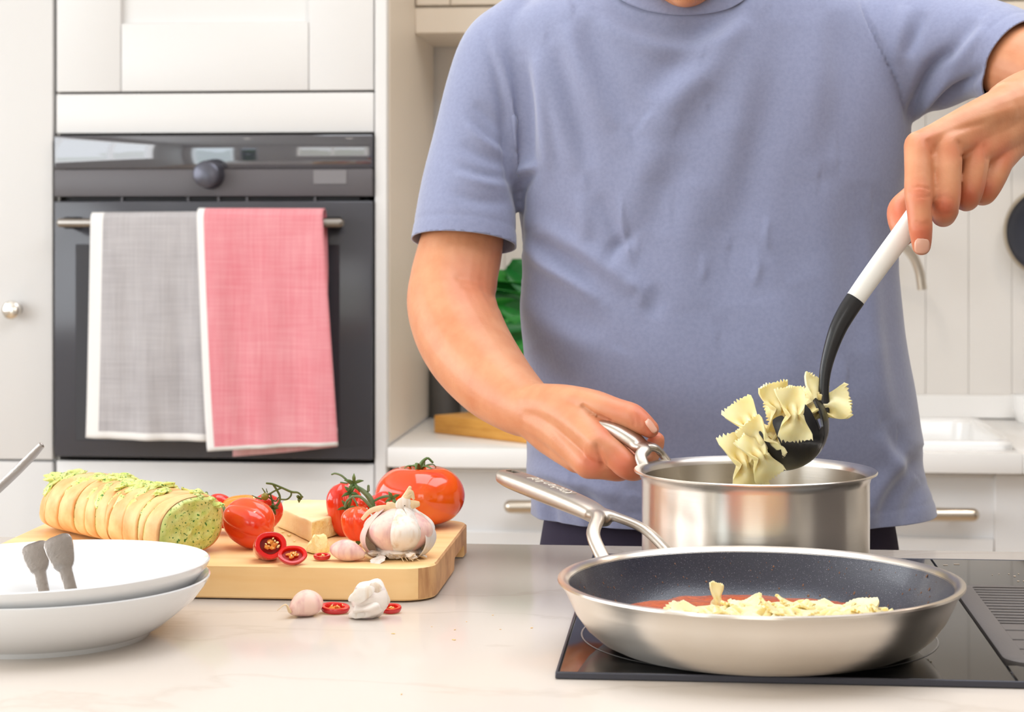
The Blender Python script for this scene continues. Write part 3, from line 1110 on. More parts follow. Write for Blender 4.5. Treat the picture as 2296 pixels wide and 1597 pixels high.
# splashes of sauce on the lining
sp = MB()
M_splash = mat('sauce_splash', lin(112, 74, 48), .4)
for i in range(150):
    a = rng.uniform(.15, PI - .1)
    zz2 = .012 + .033 * rng.random() ** 1.6
    prof = [(.0176, .1286), (.0085, .118), (.016, .1275), (.026, .1345), (.036, .1395), (.044, .1425)]
    rr_ = np.interp(zz2, [.0046, .0085, .016, .026, .036, .044], [.108, .118, .1275, .1345, .1395, .1425]) - .0002
    al = a + TH
    c = (pc[0] + rr_ * math.cos(al), pc[1] + rr_ * math.sin(al), pc[2] + zz2)
    r = .0003 + .0009 * rng.random() ** 3
    Mx = frame((0, 0, 0), (-math.sin(al), math.cos(al), 0), (-math.cos(al), -math.sin(al), .8))
    sp.blob(c, r, (1, rng.uniform(1, 2.4), .25), Mx, sub=1)
so = sp.build('sauce_splashes', M_splash, fp)
so['kind'] = 'stuff'

# saucepan
sc_ = (POTC[0], POTC[1], ZH)
spn = thing('saucepan', 'tall brushed steel saucepan held by its handle behind the frying pan', 'saucepan', sc_)
MB().lathe([(0, .0005), (.093, .0005), (.0985, .003), (.1005, .009), (.1008, .06), (.1008, .090), (.1020, .0945), (.1050, .0972), (.1075, .0984), (.1078, .0995),
            (.1070, .1004), (.1045, .0998), (.1015, .0985), (.0996, .0960), (.0990, .0930)], sc_, 160).build('body', M_steel, spn)
MB().lathe([(.0990, .0935), (.0990, .010), (.095, .006), (0, .006)], sc_, 128).build('inner_wall', M_steel_in, spn)
sa = math.atan2(R3(-.79, .613, 0)[1], R3(-.79, .613, 0)[0])
zz = ZH
SH = [(.119, zz + .1085, .0088, .0058), (.130, zz + .1170, .0108, .0066), (.150, zz + .1255, .0115, .0070), (.175, zz + .1295, .0112, .0066), (.198, zz + .131, .0095, .0058)]
pan_handle('handle', spn, sc_, sa, .1062, zz + .0945, SH, (.125, zz + .1125), .021, .011, .0068, .0058)
M_water = mat('pasta_water', lin(236, 228, 200), 0.03, trans=.85, ior=1.33)
wt = MB().lathe([(0, .040), (.0985, .040), (.0985, .0395), (0, .0395)], sc_, 96)
tag(wt.build('pasta_water', M_water), 'cloudy cooking water inside the tall saucepan', 'water')

# ------------------------------------------------------------------ sauce and pasta in the frying pan
M_sauce = mat('tomato_sauce', lin(228, 106, 14), 0.2, var=(60, lin(208, 80, 8), .35, .7), bump=(120, .5, .004), coat=.4)
s_ = MB()
ring = []
rows = []
for k in range(14):
    q = k / 13
    row = []
    for j in range(120):
        a = 2 * PI * j / 120
        edge = .121 + .0025 * math.sin(3 * a + 1) + .0018 * math.sin(7 * a + 2) + .0012 * math.sin(13 * a)
        r = edge * q
        h = .0172 + .0016 * mnoise.noise(Vector((r * math.cos(a) * 60, r * math.sin(a) * 60, 0)))
        if k == 13:
            h -= .0018
        row.append((pc[0] + r * math.cos(a), pc[1] + r * math.sin(a), pc[2] + h))
    rows.append(row)
s_.rings(rows, False, False)
tag(s_.build('tomato_sauce', M_sauce, origin=(pc[0], pc[1], pc[2] + .016)), 'orange-red tomato sauce pooled in the frying pan', 'sauce')

M_pasta = mat('cooked_pasta', lin(255, 236, 182), 0.32, var=(40, lin(255, 222, 146), .4, .8), sss=.5, sss_col=(1, .8, .4), coat=.25, bump=(120, .1, .001))


def farfalle_mesh(i):
    r = random.Random(40 + i)
    L, Wd, th = .0215, .0142, .00095
    nu, nv = 30, 20
    pin = r.uniform(.34, .46)
    curl = r.uniform(-.35, .35)
    curl2 = r.uniform(-.35, .35)
    tw = r.uniform(-.5, .5)
    ph = r.uniform(0, 1)
    wave = r.uniform(.0008, .002)
    top, bot = [], []
    P_ = []
    for a in range(nu + 1):
        u = a / nu * 2 - 1
        row = []
        for c in range(nv + 1):
            v = c / nv * 2 - 1
            w = Wd * (pin + (1 - pin) * min(1, abs(u) / .8) ** .75)
            tri = abs(((v * 4.5 + ph) % 1) - .5) * 2
            ex = max(0, (abs(u) - .72) / .28) ** 2
            x = L * u + math.copysign(1, u) * L * .17 * ex * (tri - .5) + L * .06 * ex * math.copysign(1, u) * (1 - v * v)
            y = w * v
            g = math.exp(-(u / .30) ** 2)
            zq = .0044 * g * math.cos(2 * PI * 1.0 * v) + wave * math.sin(3 * v + 4 * u) * (1 - g)
            k = curl if u > 0 else curl2
            zq += k * L * u * u
            zq += (curl if u > 0 else -curl2) * .35 * w * abs(v) ** 2 * abs(u)
            t = tw * u
            y, zq = y * math.cos(t) - zq * math.sin(t), y * math.sin(t) + zq * math.cos(t)
            row.append(Vector((x, y, zq)))
        P_.append(row)
    mb = MB()
    n = nv + 1
    N = {}
    vt, vb = [], []
    for a in range(nu + 1):
        for c in range(nv + 1):
            du = P_[min(a + 1, nu)][c] - P_[max(a - 1, 0)][c]
            dv = P_[a][min(c + 1, nv)] - P_[a][max(c - 1, 0)]
            nn = du.cross(dv).normalized()
            g = 1 + .9 * math.exp(-((a / nu * 2 - 1) / .2) ** 2)
            vt.append(P_[a][c] + nn * th * g)
            vb.append(P_[a][c] - nn * th * g)
    k = len(vt)
    fs = []
    for a in range(nu):
        for c in range(nv):
            q = (a * n + c, a * n + c + 1, (a + 1) * n + c + 1, (a + 1) * n + c)
            fs.append(q)
            fs.append(tuple(i + k for i in reversed(q)))
    bd = [(0, c) for c in range(nv)] + [(a, nv) for a in range(nu)] + [(nu, c) for c in range(nv, 0, -1)] + [(a, 0) for a in range(nu, 0, -1)]
    ids = [a * n + c for a, c in bd]
    for i2 in range(len(ids)):
        p0, p1 = ids[i2], ids[(i2 + 1) % len(ids)]
        fs.append((p0, p0 + k, p1 + k, p1))
    mb.add(vt + vb, fs)
    return mb.mesh('farfalle', (0, 0, 0), [M_pasta], True, 60)


FAR = [farfalle_mesh(i) for i in range(7)]


def farfalle(i, c, xd, zd, label, group, sc=1.0):
    o = bpy.data.objects.new('farfalle_pasta', FAR[i % 7])
    o.matrix_world = frame(c, xd, zd) @ Matrix.Scale(sc, 4)
    COL.objects.link(o)
    return tag(o, label, 'pasta', group)


# pile in the pan: camera-frame offsets from the pan centre (lateral, depth, height)
pr = random.Random(5)
pile = []
for layer, (cnt, hx, hy, h) in enumerate(((26, .090, .040, .0182), (15, .074, .032, .0204), (7, .055, .022, .0224))):
    for k in range(cnt):
        for _ in range(30):
            ux, uy = pr.uniform(-1, 1), pr.uniform(-1, 1)
            if ux * ux + uy * uy < 1:
                q = (.030 + ux * hx, .013 + uy * hy, h + pr.uniform(-.001, .001))
                if all(abs(q[2] - e[2]) > .004 or math.hypot(q[0] - e[0], q[1] - e[1]) > .013 for e in pile):
                    break
        if math.hypot(q[0], q[1]) < .106:
            pile.append(q)
for i, (l_, d_, h_) in enumerate(pile):
    c = R3(l_ + (1703 - CX) * 1.503 / F, d_ + 1.503, ZH + h_)
    a = pr.uniform(0, 2 * PI)
    up = (pr.gauss(0, .10), pr.gauss(0, .10) - .05, 1)
    farfalle(i, c, (math.cos(a), math.sin(a), pr.gauss(0, .05)), up,
             'cooked bow-tie pasta piece in the heap on the sauce in the frying pan', 'pasta heaped in the frying pan', pr.uniform(.92, 1.06))
q = R3((1606 - CX) * 1.56 / F, 1.56, ZC - (1356 - YH) * 1.56 / F)
farfalle(2, q, (.25, .1, .8), (.9, -.35, -.3), 'bow-tie pasta piece standing on end at the back of the heap in the frying pan', 'pasta heaped in the frying pan', .7)
# ================================================================== BOWLS AND CUTLERY
M_bowl = mat('bowl_porcelain', lin(236, 236, 236), 0.08, coat=.4)


def bowl_prof():
    return [(0, .004), (.080, .004), (.082, .0), (.0885, .0), (.0905, .004), (.100, .0085), (.112, .018), (.124, .0285), (.1325, .0395), (.1350, .0440),
            (.1352, .0455), (.1340, .0462), (.1320, .0445), (.1265, .0365), (.117, .0265), (.104, .0170), (.085, .0105), (.05, .0088), (0, .0085)]


bq = P(82, 510, 1.566)
b1 = MB().lathe(bowl_prof(), (0, 0, 0), 128).build('pasta_bowl', M_bowl, None)
b1.location = (bq[0], bq[1], ZT)
tag(b1, 'wide white porcelain bowl at the bottom of the pair, on the worktop', 'bowl', 'stacked white bowls')
b2 = bpy.data.objects.new('pasta_bowl', b1.data)
COL.objects.link(b2)
right, fwd = Vector(R3(1, 0, 0)), Vector(R3(0, 1, 0))
nrm = (Vector((0, 0, 1)) - right * .026 + fwd * .012).normalized()
b2.matrix_world = frame((bq[0] + .001, bq[1], ZT + .0092), right + Vector((0, 0, .026)), nrm)
tag(b2, 'wide white porcelain bowl tilted on top of another, holding two flat metal handles', 'bowl', 'stacked white bowls')

M_cut = mat('cutlery_steel', lin(150, 142, 136), 0.26, 1.0, bump=(70, .5, .002), rvar=(60, .22, .4))


def paddle(name, label, top, bot, D0, D1, wtop):
    """flat cutlery handle: px of the top end and of the neck where it passes behind the bowl's rim"""
    a, b_ = Vector(P(*top, D0)), Vector(P(*bot, D1))
    ax = (b_ - a)
    Lh = ax.length
    ax.normalize()
    M = frame(a, ax, -Vector(R3(0, 1, 0)) + Vector((0, 0, .25)))
    px = wtop * 1.65 / F
    prof = [(0, .26), (.02, .36), (.06, .45), (.14, .5), (.3, .48), (.5, .42), (.62, .36), (.68, .3), (.73, .235), (.8, .22), (1.0, .215), (1.5, .2), (1.9, .2)]
    rings = []
    for t, h in prof:
        x, hw, th = t * Lh, h * px, .0013
        rings.append([tuple(M @ Vector(p)) for p in ((x, -hw, -th), (x, -hw, th * .6), (x, -hw + .0012, th), (x, hw - .0012, th), (x, hw, th * .6), (x, hw, -th))])
    o = MB().rings(rings).build(name, M_cut, None, origin=tuple(a))
    return tag(o, label, 'cutlery', 'flat metal handles in the bowl')


paddle('fork', 'flat metal cutlery handle, the lower one of two in the top bowl', (76, 1218), (94, 1308), 1.655, 1.635, 61)
paddle('knife', 'flat metal cutlery handle, the higher one of two in the top bowl', (126, 1203), (154, 1305), 1.653, 1.633, 65)
r_ = []
for (px, py, D, r) in ((93, 999, 1.52, .0026), (70, 1024, 1.525, .0034), (30, 1064, 1.53, .0036), (-15, 1106, 1.535, .0036), (-90, 1176, 1.54, .0034), (-190, 1262, 1.545, .005), (-215, 1290, 1.548, .009), (-232, 1313, 1.55, .010)):
    r_.append((*P(px, py, D), r))
tag(MB().tube(r_, 14, sub=40, up=tuple(fwd), flat=.55).build('spoon', M_cut, None, origin=r_[0][:3]), 'slim metal cutlery handle sticking out of the bowls at the photo edge', 'cutlery')

# ================================================================== CHOPPING BOARD
M_maple = mat('maple_wood', lin(253, 217, 160), 0.42, var=(5.0, lin(242, 194, 128), .32, .72), stretch=(.9, 9, 9), bump=(40, .06, .001))
M_maple_end = mat('maple_end_grain', lin(214, 166, 114), 0.55, var=(30, lin(176, 126, 82), .35, .7), stretch=(8, 1, 1), bump=(60, .15, .001))
BX0, BX1, BY0, BY1, BZ = -.637, -.224, 1.684, 1.963, .9703
ZB0 = ZT + .0012


def board_outline(z, ins=0.0):
    return rrect(BX0 + ins, BX1 - ins, BY0 + ins, BY1 - ins, .030, z, 8)


cb_ = MB()
lo, hi = ZB0, BZ
cb_.rings([board_outline(lo, .0015), board_outline(lo + .0015), board_outline(hi - .0015), board_outline(hi, .0015)], True, True)
bd = cb_.build('chopping_board', [M_maple, M_maple_end], None, origin=((BX0 + BX1) / 2, (BY0 + BY1) / 2, ZT), angle=30)
cut = MB().box((BX1 - .02, 1.835, ZT - .01), (BX1 + .02, 1.915, ZT + .0135), .006, seg=3).build('cutter', M_maple, None)
bpy.context.view_layer.update()
baked(bd, [('BOOLEAN', dict(operation='DIFFERENCE', object=cut, solver='EXACT'))])
bpy.data.objects.remove(cut)
for p in bd.data.polygons:
    c = p.center
    if p.normal.x > .6:
        p.material_index = 1
    p.use_smooth = True
bd.data.set_sharp_from_angle(angle=math.radians(28))
tag(bd, 'thick pale maple chopping board with rounded corners and finger notch', 'board')

# ================================================================== GARLIC BREAD
M_crust = mat('bread_crust', lin(242, 194, 134), .55, var=(34, lin(212, 136, 68), .42, .80), bump=(90, .25, .003), sss=.1, sss_col=(1, .7, .4))
M_butter = mat('herb_butter', lin(222, 226, 142), .36, var=(120, lin(196, 212, 104), .4, .7), bump=(160, .3, .003), sss=.2, sss_col=(1, 1, .4), coat=.2)
speckle(M_butter, 420, lin(58, 122, 34), .60, .05, 3)
A_ = Vector(R3((428 - CX) * 1.752 / F, 1.752, BZ + .0275))
B_ = Vector(R3((152 - CX) * 1.93 / F, 1.93, BZ + .0275))
ax = (B_ - A_).normalized()
sd = Vector((ax.y, -ax.x, 0)).normalized()          # to the right of the loaf as seen from the front end
Ln = (B_ - A_).length
gb = thing('garlic_bread', 'sliced baguette spread with green herb butter on the chopping board', 'bread', (A_ + B_) / 2 - Vector((0, 0, .0275)))
NS = 12
br = random.Random(11)
CUT = [0.0]
for i in range(NS):
    CUT.append(CUT[-1] + br.uniform(.7, 1.45))
CUT = [c / CUT[-1] for c in CUT]
LEAN = [0.0] + [br.uniform(-.006, .007) for _ in range(NS)]
HUMP = [br.uniform(.97, 1.05) for _ in range(NS)]
cur = 0


def loaf_ring(s, k, jit=(0, 0), lean=0.0, hump=1.0):
    w = .0400 * (1 - .25 * max(0, (s - .86) / .14) ** 2) * (1 + .03 * math.sin(9 * s))
    h = .0275 * (1 - .18 * max(0, (s - .86) / .14) ** 2)
    out = []
    c = A_ + ax * (s * Ln)
    for j in range(36):
        a = 2 * PI * j / 36
        x = w * k * math.copysign(abs(math.cos(a)) ** .85, math.cos(a))
        y = h * k * math.copysign(abs(math.sin(a)) ** (.62 if math.sin(a) < 0 else .95), math.sin(a))
        if y < 0:
            y = max(y, -.0272 * 1)
        else:
            y *= hump
        q = c + sd * (x + jit[0]) + Vector((0, 0, y + jit[1] - (0.0275 - h) * 1.0 + .0004))
        # oblique cut: slices lean
        q += ax * (-.006 * (y / .0275) + .010 * (x / .0375) + lean * (x / .0375 + .6 * y / .0275))
        out.append(tuple(q))
    return out


for i in range(NS):
    s0, s1 = CUT[i] + .0004 / Ln, CUT[i + 1] - .0004 / Ln
    jt = (br.uniform(-.0008, .0008), br.uniform(0, .0008) if i else 0)
    e = .003 / Ln
    last = i == NS - 1
    l0, l1, hp_ = LEAN[i], LEAN[i + 1], HUMP[i]
    lm_ = (l0 + l1) / 2
    rs = [loaf_ring(s0, .965, jt, l0, hp_), loaf_ring(s0 + e * .4, .99, jt, l0, hp_), loaf_ring(s0 + e, 1.0, jt, l0, hp_), loaf_ring((s0 + s1) / 2, 1.004, jt, lm_, hp_ * 1.005), loaf_ring(s1 - e, 1.0, jt, l1, hp_)]
    rs += [loaf_ring(s1 - e * .3, .93, jt, l1, hp_), loaf_ring(s1 + .02, .55, jt, l1, hp_)] if last else [loaf_ring(s1 - e * .4, .99, jt, l1, hp_), loaf_ring(s1, .965, jt, l1, hp_)]
    MB().rings(rs).build('bread_slice', M_crust, gb, angle=60)
    # butter between the slices, oozing in places
    mb = MB()
    if i:
        mb.rings([loaf_ring(CUT[i] - .0008 / Ln, .95, (0, 0), LEAN[i]), loaf_ring(CUT[i] + .0008 / Ln, .95, (0, 0), LEAN[i])])
        for k in range(8):
            a = br.uniform(.5, PI - .25)
            if br.random() < .3:
                continue
            rr_ = br.uniform(.0026, .0062)
            wv, hv = .0375 * math.cos(a) * .99, .0275 * math.sin(a) ** .95 * .99
            q = A_ + ax * (CUT[i] * Ln + br.uniform(-.005, .005) + LEAN[i] * (math.cos(a) + .6 * math.sin(a))) + sd * wv + Vector((0, 0, hv + .0012)) + ax * (-.006 * (hv / .0275) + .010 * (wv / .0375))
            Mx = frame((0, 0, 0), sd * math.sin(a) - Vector((0, 0, 1)) * math.cos(a) + ax * br.uniform(-.6, .6), sd * math.cos(a) + Vector((0, 0, 1)) * math.sin(a))
            mb.blob(q, rr_, (br.uniform(1, 2.2), br.uniform(.7, 1.1), .42), Mx, amp=.5, freq=1.6, sub=3, seed=br.uniform(0, 50))
    else:
        # thick layer on the cut front face
        c0 = A_ - ax * .0015
        rsx = []
        for k, q in ((0.0, 1), (.5, 1), (.8, .97), (.905, .6), (.93, 0)):
            row = []
            for j, p in enumerate(loaf_ring(0, max(k, .004))):
                p = Vector(p)
                n = mnoise.noise(p * 150) * .0016 + mnoise.noise(p * 420) * .0008
                row.append(tuple(p - ax * (.0032 * q + n * q + .0004)))
            rsx.append(row)
        fine = []
        for k in np.linspace(0.02, .925, 22):
            row = []
            for j, p in enumerate(loaf_ring(0, k)):
                p = Vector(p)
                n = mnoise.noise(p * 110) * .0042 + mnoise.noise(p * 330) * .0018
                q = min(1, (.93 - k) / .12)
                row.append(tuple(p - ax * ((.0042 + n) * q ** .5)))
            fine.append(row)
        mb.rings(fine, True, False)
        for k in range(6):
            a = br.uniform(.5, 2.8)
            q = A_ + sd * (.034 * math.cos(a)) + Vector((0, 0, .026 * math.sin(a))) - ax * .001
            mb.blob(q, .004, (1.3, 1, .6), None, amp=.6, freq=1.6, sub=3, seed=br.uniform(0, 50))
    mb.build('herb_butter', M_butter, gb, angle=None)
# smears along the top crust
for k in range(17):
    s = br.uniform(.03, .92)
    a = br.uniform(.75, 2.3)
    rr_ = br.uniform(.005, .0105)
    wv, hv = .0375 * math.cos(a), .0275 * math.sin(a) ** .95
    q = A_ + ax * (s * Ln) + sd * wv + Vector((0, 0, hv + .0012))
    Mx = frame((0, 0, 0), ax + sd * br.uniform(-1.4, 1.4), sd * math.cos(a) + Vector((0, 0, 1)) * math.sin(a))
    MB().blob(q, rr_, (1.4, .8, .42), Mx, amp=.6, freq=1.8, sub=4, seed=br.uniform(0, 90)).build('herb_butter', M_butter, gb, angle=None)

# ================================================================== PEPPERS, CHEESE, CHILLI
M_red = mat('pepper_red', lin(226, 44, 22), .16, var=(16, lin(240, 92, 30), .5, .85), coat=.6, sss=.08)
M_orange = mat('pepper_orange', lin(250, 140, 30), .18, var=(16, lin(252, 168, 50), .4, .8), coat=.6, sss=.08)
M_redor = mat('pepper_red_orange', lin(240, 88, 24), .18, var=(14, lin(228, 40, 18), .4, .75), coat=.6, sss=.08)
M_green = mat('stem_green', lin(74, 104, 52), .5, var=(60, lin(110, 128, 70), .4, .7))


def pepper(label, c, M, r, h, m, lob=4, amp=.10, seed=0, sq=1.0):
    prof = []
    for i in range(25):
        t = i / 24
        q = max(0, 1 - abs(2 * t - 1) ** 2.7) ** .5
        prof.append((r * q * (1 - .22 * t), h * (t - .5)))
    f = lambda a, z: 1 + amp * (1.5 * abs(math.cos((lob * a + seed + z * 10) / 2)) ** .8 - 1) + .06 * math.cos(2 * a + seed * 2)
    t_ = thing('red_pepper' if m is not M_orange else 'orange_pepper', label, 'pepper', c, 'small peppers on the chopping board')
    MB().lathe(prof, c, 64, M, f).build('flesh', m, t_, angle=None)
    st = [tuple(Vector(c) + M @ Vector((0, 0, h * .48))) + (.0030,), tuple(Vector(c) + M @ Vector((.001, 0, h * .56))) + (.0018,), tuple(Vector(c) + M @ Vector((.003, .001, h * .60))) + (.0015,)]
    MB().tube(st, 8, sub=8).build('stem', M_green, t_)
    return t_


Rx = lambda a: Matrix.Rotation(a, 4, 'X')
Ry = lambda a: Matrix.Rotation(a, 4, 'Y')
Rz = lambda a: Matrix.Rotation(a, 4, 'Z')
pepper('big glossy orange-red pepper lying beside the buttered bread end', Vector(P(556, 1171, 1.80)), Rz(-.35) @ Ry(-1.25) @ Rz(.5), .0212, .050, M_redor, 4, .19, .6)
pepper('red pepper half hidden behind the bread, at the left of its group', Vector(P(494, 1146, 1.89)), Rz(.5) @ Ry(-.75) @ Rz(.4), .0155, .036, M_red, 3, .22, 1.3)
pepper('orange pepper behind the big orange-red one', Vector(P(541, 1145, 1.88)), Ry(1.35), .0165, .042, M_orange, 4, .18, 2.2)
pepper('red pepper leaning against the left side of the cheese', Vector(P(590, 1156, 1.845)), Rz(.2) @ Ry(-2.5) @ Rz(.8), .0165, .042, M_red, 4, .2, .1)
pepper('dark red pepper standing upright behind the right end of the cheese', Vector(P(776, 1145, 1.875)), Rz(.5) @ Ry(3.0), .0180, .054, M_red, 3, .22, .5)
pepper('small orange-red pepper right behind the garlic bulb', Vector(P(802, 1175, 1.81)), Ry(3.1), .0150, .032, M_redor, 3, .22, 1.1)
pepper('red pepper tip between the vine stalk and the large tomato', Vector(P(862, 1139, 1.875)), Rz(.9) @ Ry(2.2), .0140, .034, M_red, 3, .2, 2.1)
ctq = Vector(P(811, 1130, 1.86))
ct_ = thing('cherry_tomato', 'tiny red cherry tomato hanging on the vine beside the garlic stem', 'tomato', ctq)
MB().blob(ctq, .0060, sub=3).build('flesh', M_red, ct_)


def vine(name, label, lines, M_, leaves, D):
    v = thing(name, label, 'vine', P(lines[0][0][0], lines[0][0][1], D))
    for ln in lines:
        MB().tube([(*P(px, py, D + dd), r * 1e-3) for (px, py, r, dd) in ln], 8, sub=max(8, len(ln) * 6)).build('stalk', M_, v)
    for (px, py, n, L, rot) in leaves:
        c = Vector(P(px, py, D - .002))
        for k in range(n):
            a = rot + 2 * PI * k / n
            d = (right * math.cos(a) + Vector((0, 0, 1)) * math.sin(a) - fwd * .35).normalized()
            e = c + d * L
            mid = c + d * (L * .5) - fwd * .002 + Vector((0, 0, .001))
            MB().tube([(*c, .0011, .6), (*mid, .0016, .35), (*e, .0003, .5)], 8, sub=8, up=tuple(fwd)).build('sepal', M_, v)
    return v


M_vine1 = mat('vine_olive', lin(74, 88, 34), .5, var=(60, lin(104, 112, 56), .4, .7))
M_vine2 = mat('vine_grey_green', lin(120, 132, 96), .55, var=(80, lin(80, 108, 60), .4, .7))
v1 = vine('tomato_vine', 'bare green tomato vine stalk lying behind the cheese', [
    [(598, 1084, .9, 0), (612, 1086, 1.0, 0), (632, 1094, 1.0, 0), (653, 1103, 1.1, 0), (668, 1105, .9, 0), (676, 1113, .8, 0), (675, 1119, .9, 0)],
    [(612, 1086, 1.0, 0), (620, 1098, 1.0, 0), (627, 1112, 1.0, 0), (626, 1126, 1.1, 0), (615, 1140, 1.5, 0), (606, 1148, 1.7, -.01)],
    [(632, 1094, .8, 0), (616, 1101, .8, 0), (606, 1107, .9, 0), (598, 1110, 1.0, 0)],
    [(653, 1103, .8, 0), (652, 1112, .8, 0), (643, 1120, .8, 0), (628, 1120, .7, 0)],
    [(606, 1107, .8, 0), (610, 1122, .9, 0), (613, 1134, 1.2, 0)],
    [(598, 1110, .7, 0), (606, 1118, .7, 0), (618, 1124, .7, 0), (624, 1116, .6, 0)],
    [(594, 1104, .7, 0), (588, 1095, .4, 0)], [(586, 1119, .9, 0), (575, 1116, .7, 0), (565, 1111, .3, 0)], [(599, 1104, .6, 0), (597, 1096, .3, 0)]],
    M_vine1, [(672, 1118, 3, .004, .4), (612, 1142, 5, .006, 0.2)], 1.83)
MB().blob(P(594, 1114, 1.828), .0036, sub=2).build('green_fruit', mat('vine_fruit', lin(136, 120, 34), .4), v1)
v2 = vine('tomato_vine', 'grey-green tomato vine with curled sepals standing behind the garlic bulb', [
    [(744, 1064, .8, 0), (752, 1062, .9, 0), (766, 1067, 1.0, 0), (781, 1080, 1.2, 0), (795, 1090, 1.8, 0), (812, 1100, 2.2, 0), (826, 1113, 2.7, 0), (834, 1128, 2.7, 0), (836, 1142, 2.4, 0)],
    [(790, 1114, 1.2, -.01), (806, 1114, 1.4, -.01), (820, 1124, 1.5, -.01), (831, 1137, 1.6, -.01)],
    [(838, 1124, 1.1, 0), (854, 1116, 1.2, 0), (872, 1113, 1.4, 0), (882, 1118, 1.3, 0), (889, 1126, .7, 0)],
    [(790, 1114, 1.0, -.012), (800, 1130, .9, -.012), (804, 1146, .9, -.012), (808, 1160, .7, -.012)],
    [(790, 1114, 1.0, -.012), (778, 1124, 1.1, -.012), (774, 1136, 1.3, -.012)], [(826, 1100, 1.4, 0), (826, 1090, 1.2, 0)], [(764, 1082, .7, 0), (778, 1084, .6, 0)]],
    M_vine2, [(794, 1084, 5, .010, .3), (786, 1106, 5, .009, 1.0), (780, 1140, 6, .010, .1), (880, 1118, 4, .008, .5)], 1.845)
for ch in v2.children:
    if ch.name.startswith('sepal'):
        ch.data.materials[0] = M_green

# cheese
M_cheese = mat('parmesan', lin(250, 232, 186), .5, var=(22, lin(244, 216, 156), .38, .75), bump=(60, .35, .004), sss=.2, sss_col=(1, .8, .5))
M_cheese_y = mat('parmesan_rough', lin(246, 220, 146), .6, var=(50, lin(252, 236, 184), .4, .7), bump=(110, .7, .006), sss=.2, sss_col=(1, .8, .5))


def solid(name, bottom, top, mats, label, cat, sub=3, amp=.0006, freq=90, bev=.0015, faces_mi=None, group=None):
    bm = bmesh.new()
    vb = [bm.verts.new(p) for p in bottom]
    vt = [bm.verts.new(p) for p in top]
    n = len(vb)
    bm.faces.new(list(reversed(vb)))
    bm.faces.new(vt)
    for i in range(n):
        f = bm.faces.new((vb[i], vb[(i + 1) % n], vt[(i + 1) % n], vt[i]))
        if faces_mi:
            f.material_index = faces_mi[i]
    bmesh.ops.recalc_face_normals(bm, faces=bm.faces)
    bmesh.ops.bevel(bm, geom=list(bm.edges), offset=bev, segments=2, profile=.5, affect='EDGES')
    bmesh.ops.triangulate(bm, faces=[f for f in bm.faces if len(f.verts) > 4])
    bmesh.ops.subdivide_edges(bm, edges=bm.edges, cuts=sub, use_grid_fill=True)
    for v in bm.verts:
        q = v.co * freq
        v.co += Vector((mnoise.noise(q), mnoise.noise(q + Vector((9, 0, 0))), mnoise.noise(q + Vector((0, 9, 0))))) * amp
    org = Vector(bottom[0])
    for v in bm.verts:
        v.co -= org
    me = bpy.data.meshes.new(name)
    bm.to_mesh(me)
    bm.free()
    for m in mats:
        me.materials.append(m)
    smooth_all(me)
    me.set_sharp_from_angle(angle=math.radians(35))
    o = bpy.data.objects.new(name, me)
    o.location = org
    COL.objects.link(o)
    return tag(o, label, cat, group) if label else o


def Bp(px, py):
    q = Cp(px, py, BZ)
    return Vector((q[0], q[1], BZ + .0006))


zc0 = .9905
cf = [Bp(623, 1183), Bp(698, 1219), Bp(763, 1200)]
cf += [Vector(P(746, 1122, 1.9745)), Vector(P(640, 1122, 1.9745))]
for q in cf:
    q.z = BZ + .0006
tops = [Vector((q.x, q.y, zc0)) for q in cf]
solid('cheese_wedge', cf, tops, [M_cheese, M_cheese_y], 'pale yellow wedge of hard cheese on the chopping board', 'cheese', 5, .0009, 130, .0012, [0, 1, 1, 0, 0])
cz = [Bp(682, 1240), Bp(712, 1245), Bp(742, 1238), Bp(730, 1226), Bp(700, 1226)]
cu_ = [(690, 1222), (706, 1200), (732, 1202), (726, 1198), (704, 1198)]
ctp = [Vector(P(t[0], t[1], -b0.x * ST + b0.y * CT)) for b0, t in zip(cz, cu_)]
solid('cheese_crumb', cz, ctp, [M_cheese_y], 'crumbly broken chunk of cheese lying before the cheese wedge', 'cheese', 4, .0022, 140, .001)
for i, (px, py, r) in enumerate(((706, 1252, .0011), (648, 1204, .0016), (634, 1196, .0013), (770, 1196, .001), (660, 1216, .0012), (757, 1158, .0008))):
    c = Bp(px, py)
    c.z += r * .6
    cc = MB().blob(c, r, (1.4, 1, .7), amp=.5, freq=1.5, sub=2, seed=i * 3.1).build('cheese_crumb', M_cheese_y, None, origin=tuple(c))
    tag(cc, 'tiny loose crumb of hard cheese scattered on the chopping board', 'cheese', 'loose cheese crumbs')

M_chskin = mat('chilli_skin', lin(206, 28, 34), .12, coat=.8)
M_chflesh = mat('chilli_flesh', lin(232, 22, 12), .22, var=(60, lin(214, 10, 8), .4, .7), coat=.6, sss=.1)
M_chin = mat('chilli_inside', lin(186, 26, 12), .3, coat=.5)
M_pith = mat('chilli_pith', lin(244, 150, 60), .35, sss=.2)
M_seed = mat('chilli_seed', lin(252, 222, 150), .4, sss=.1)


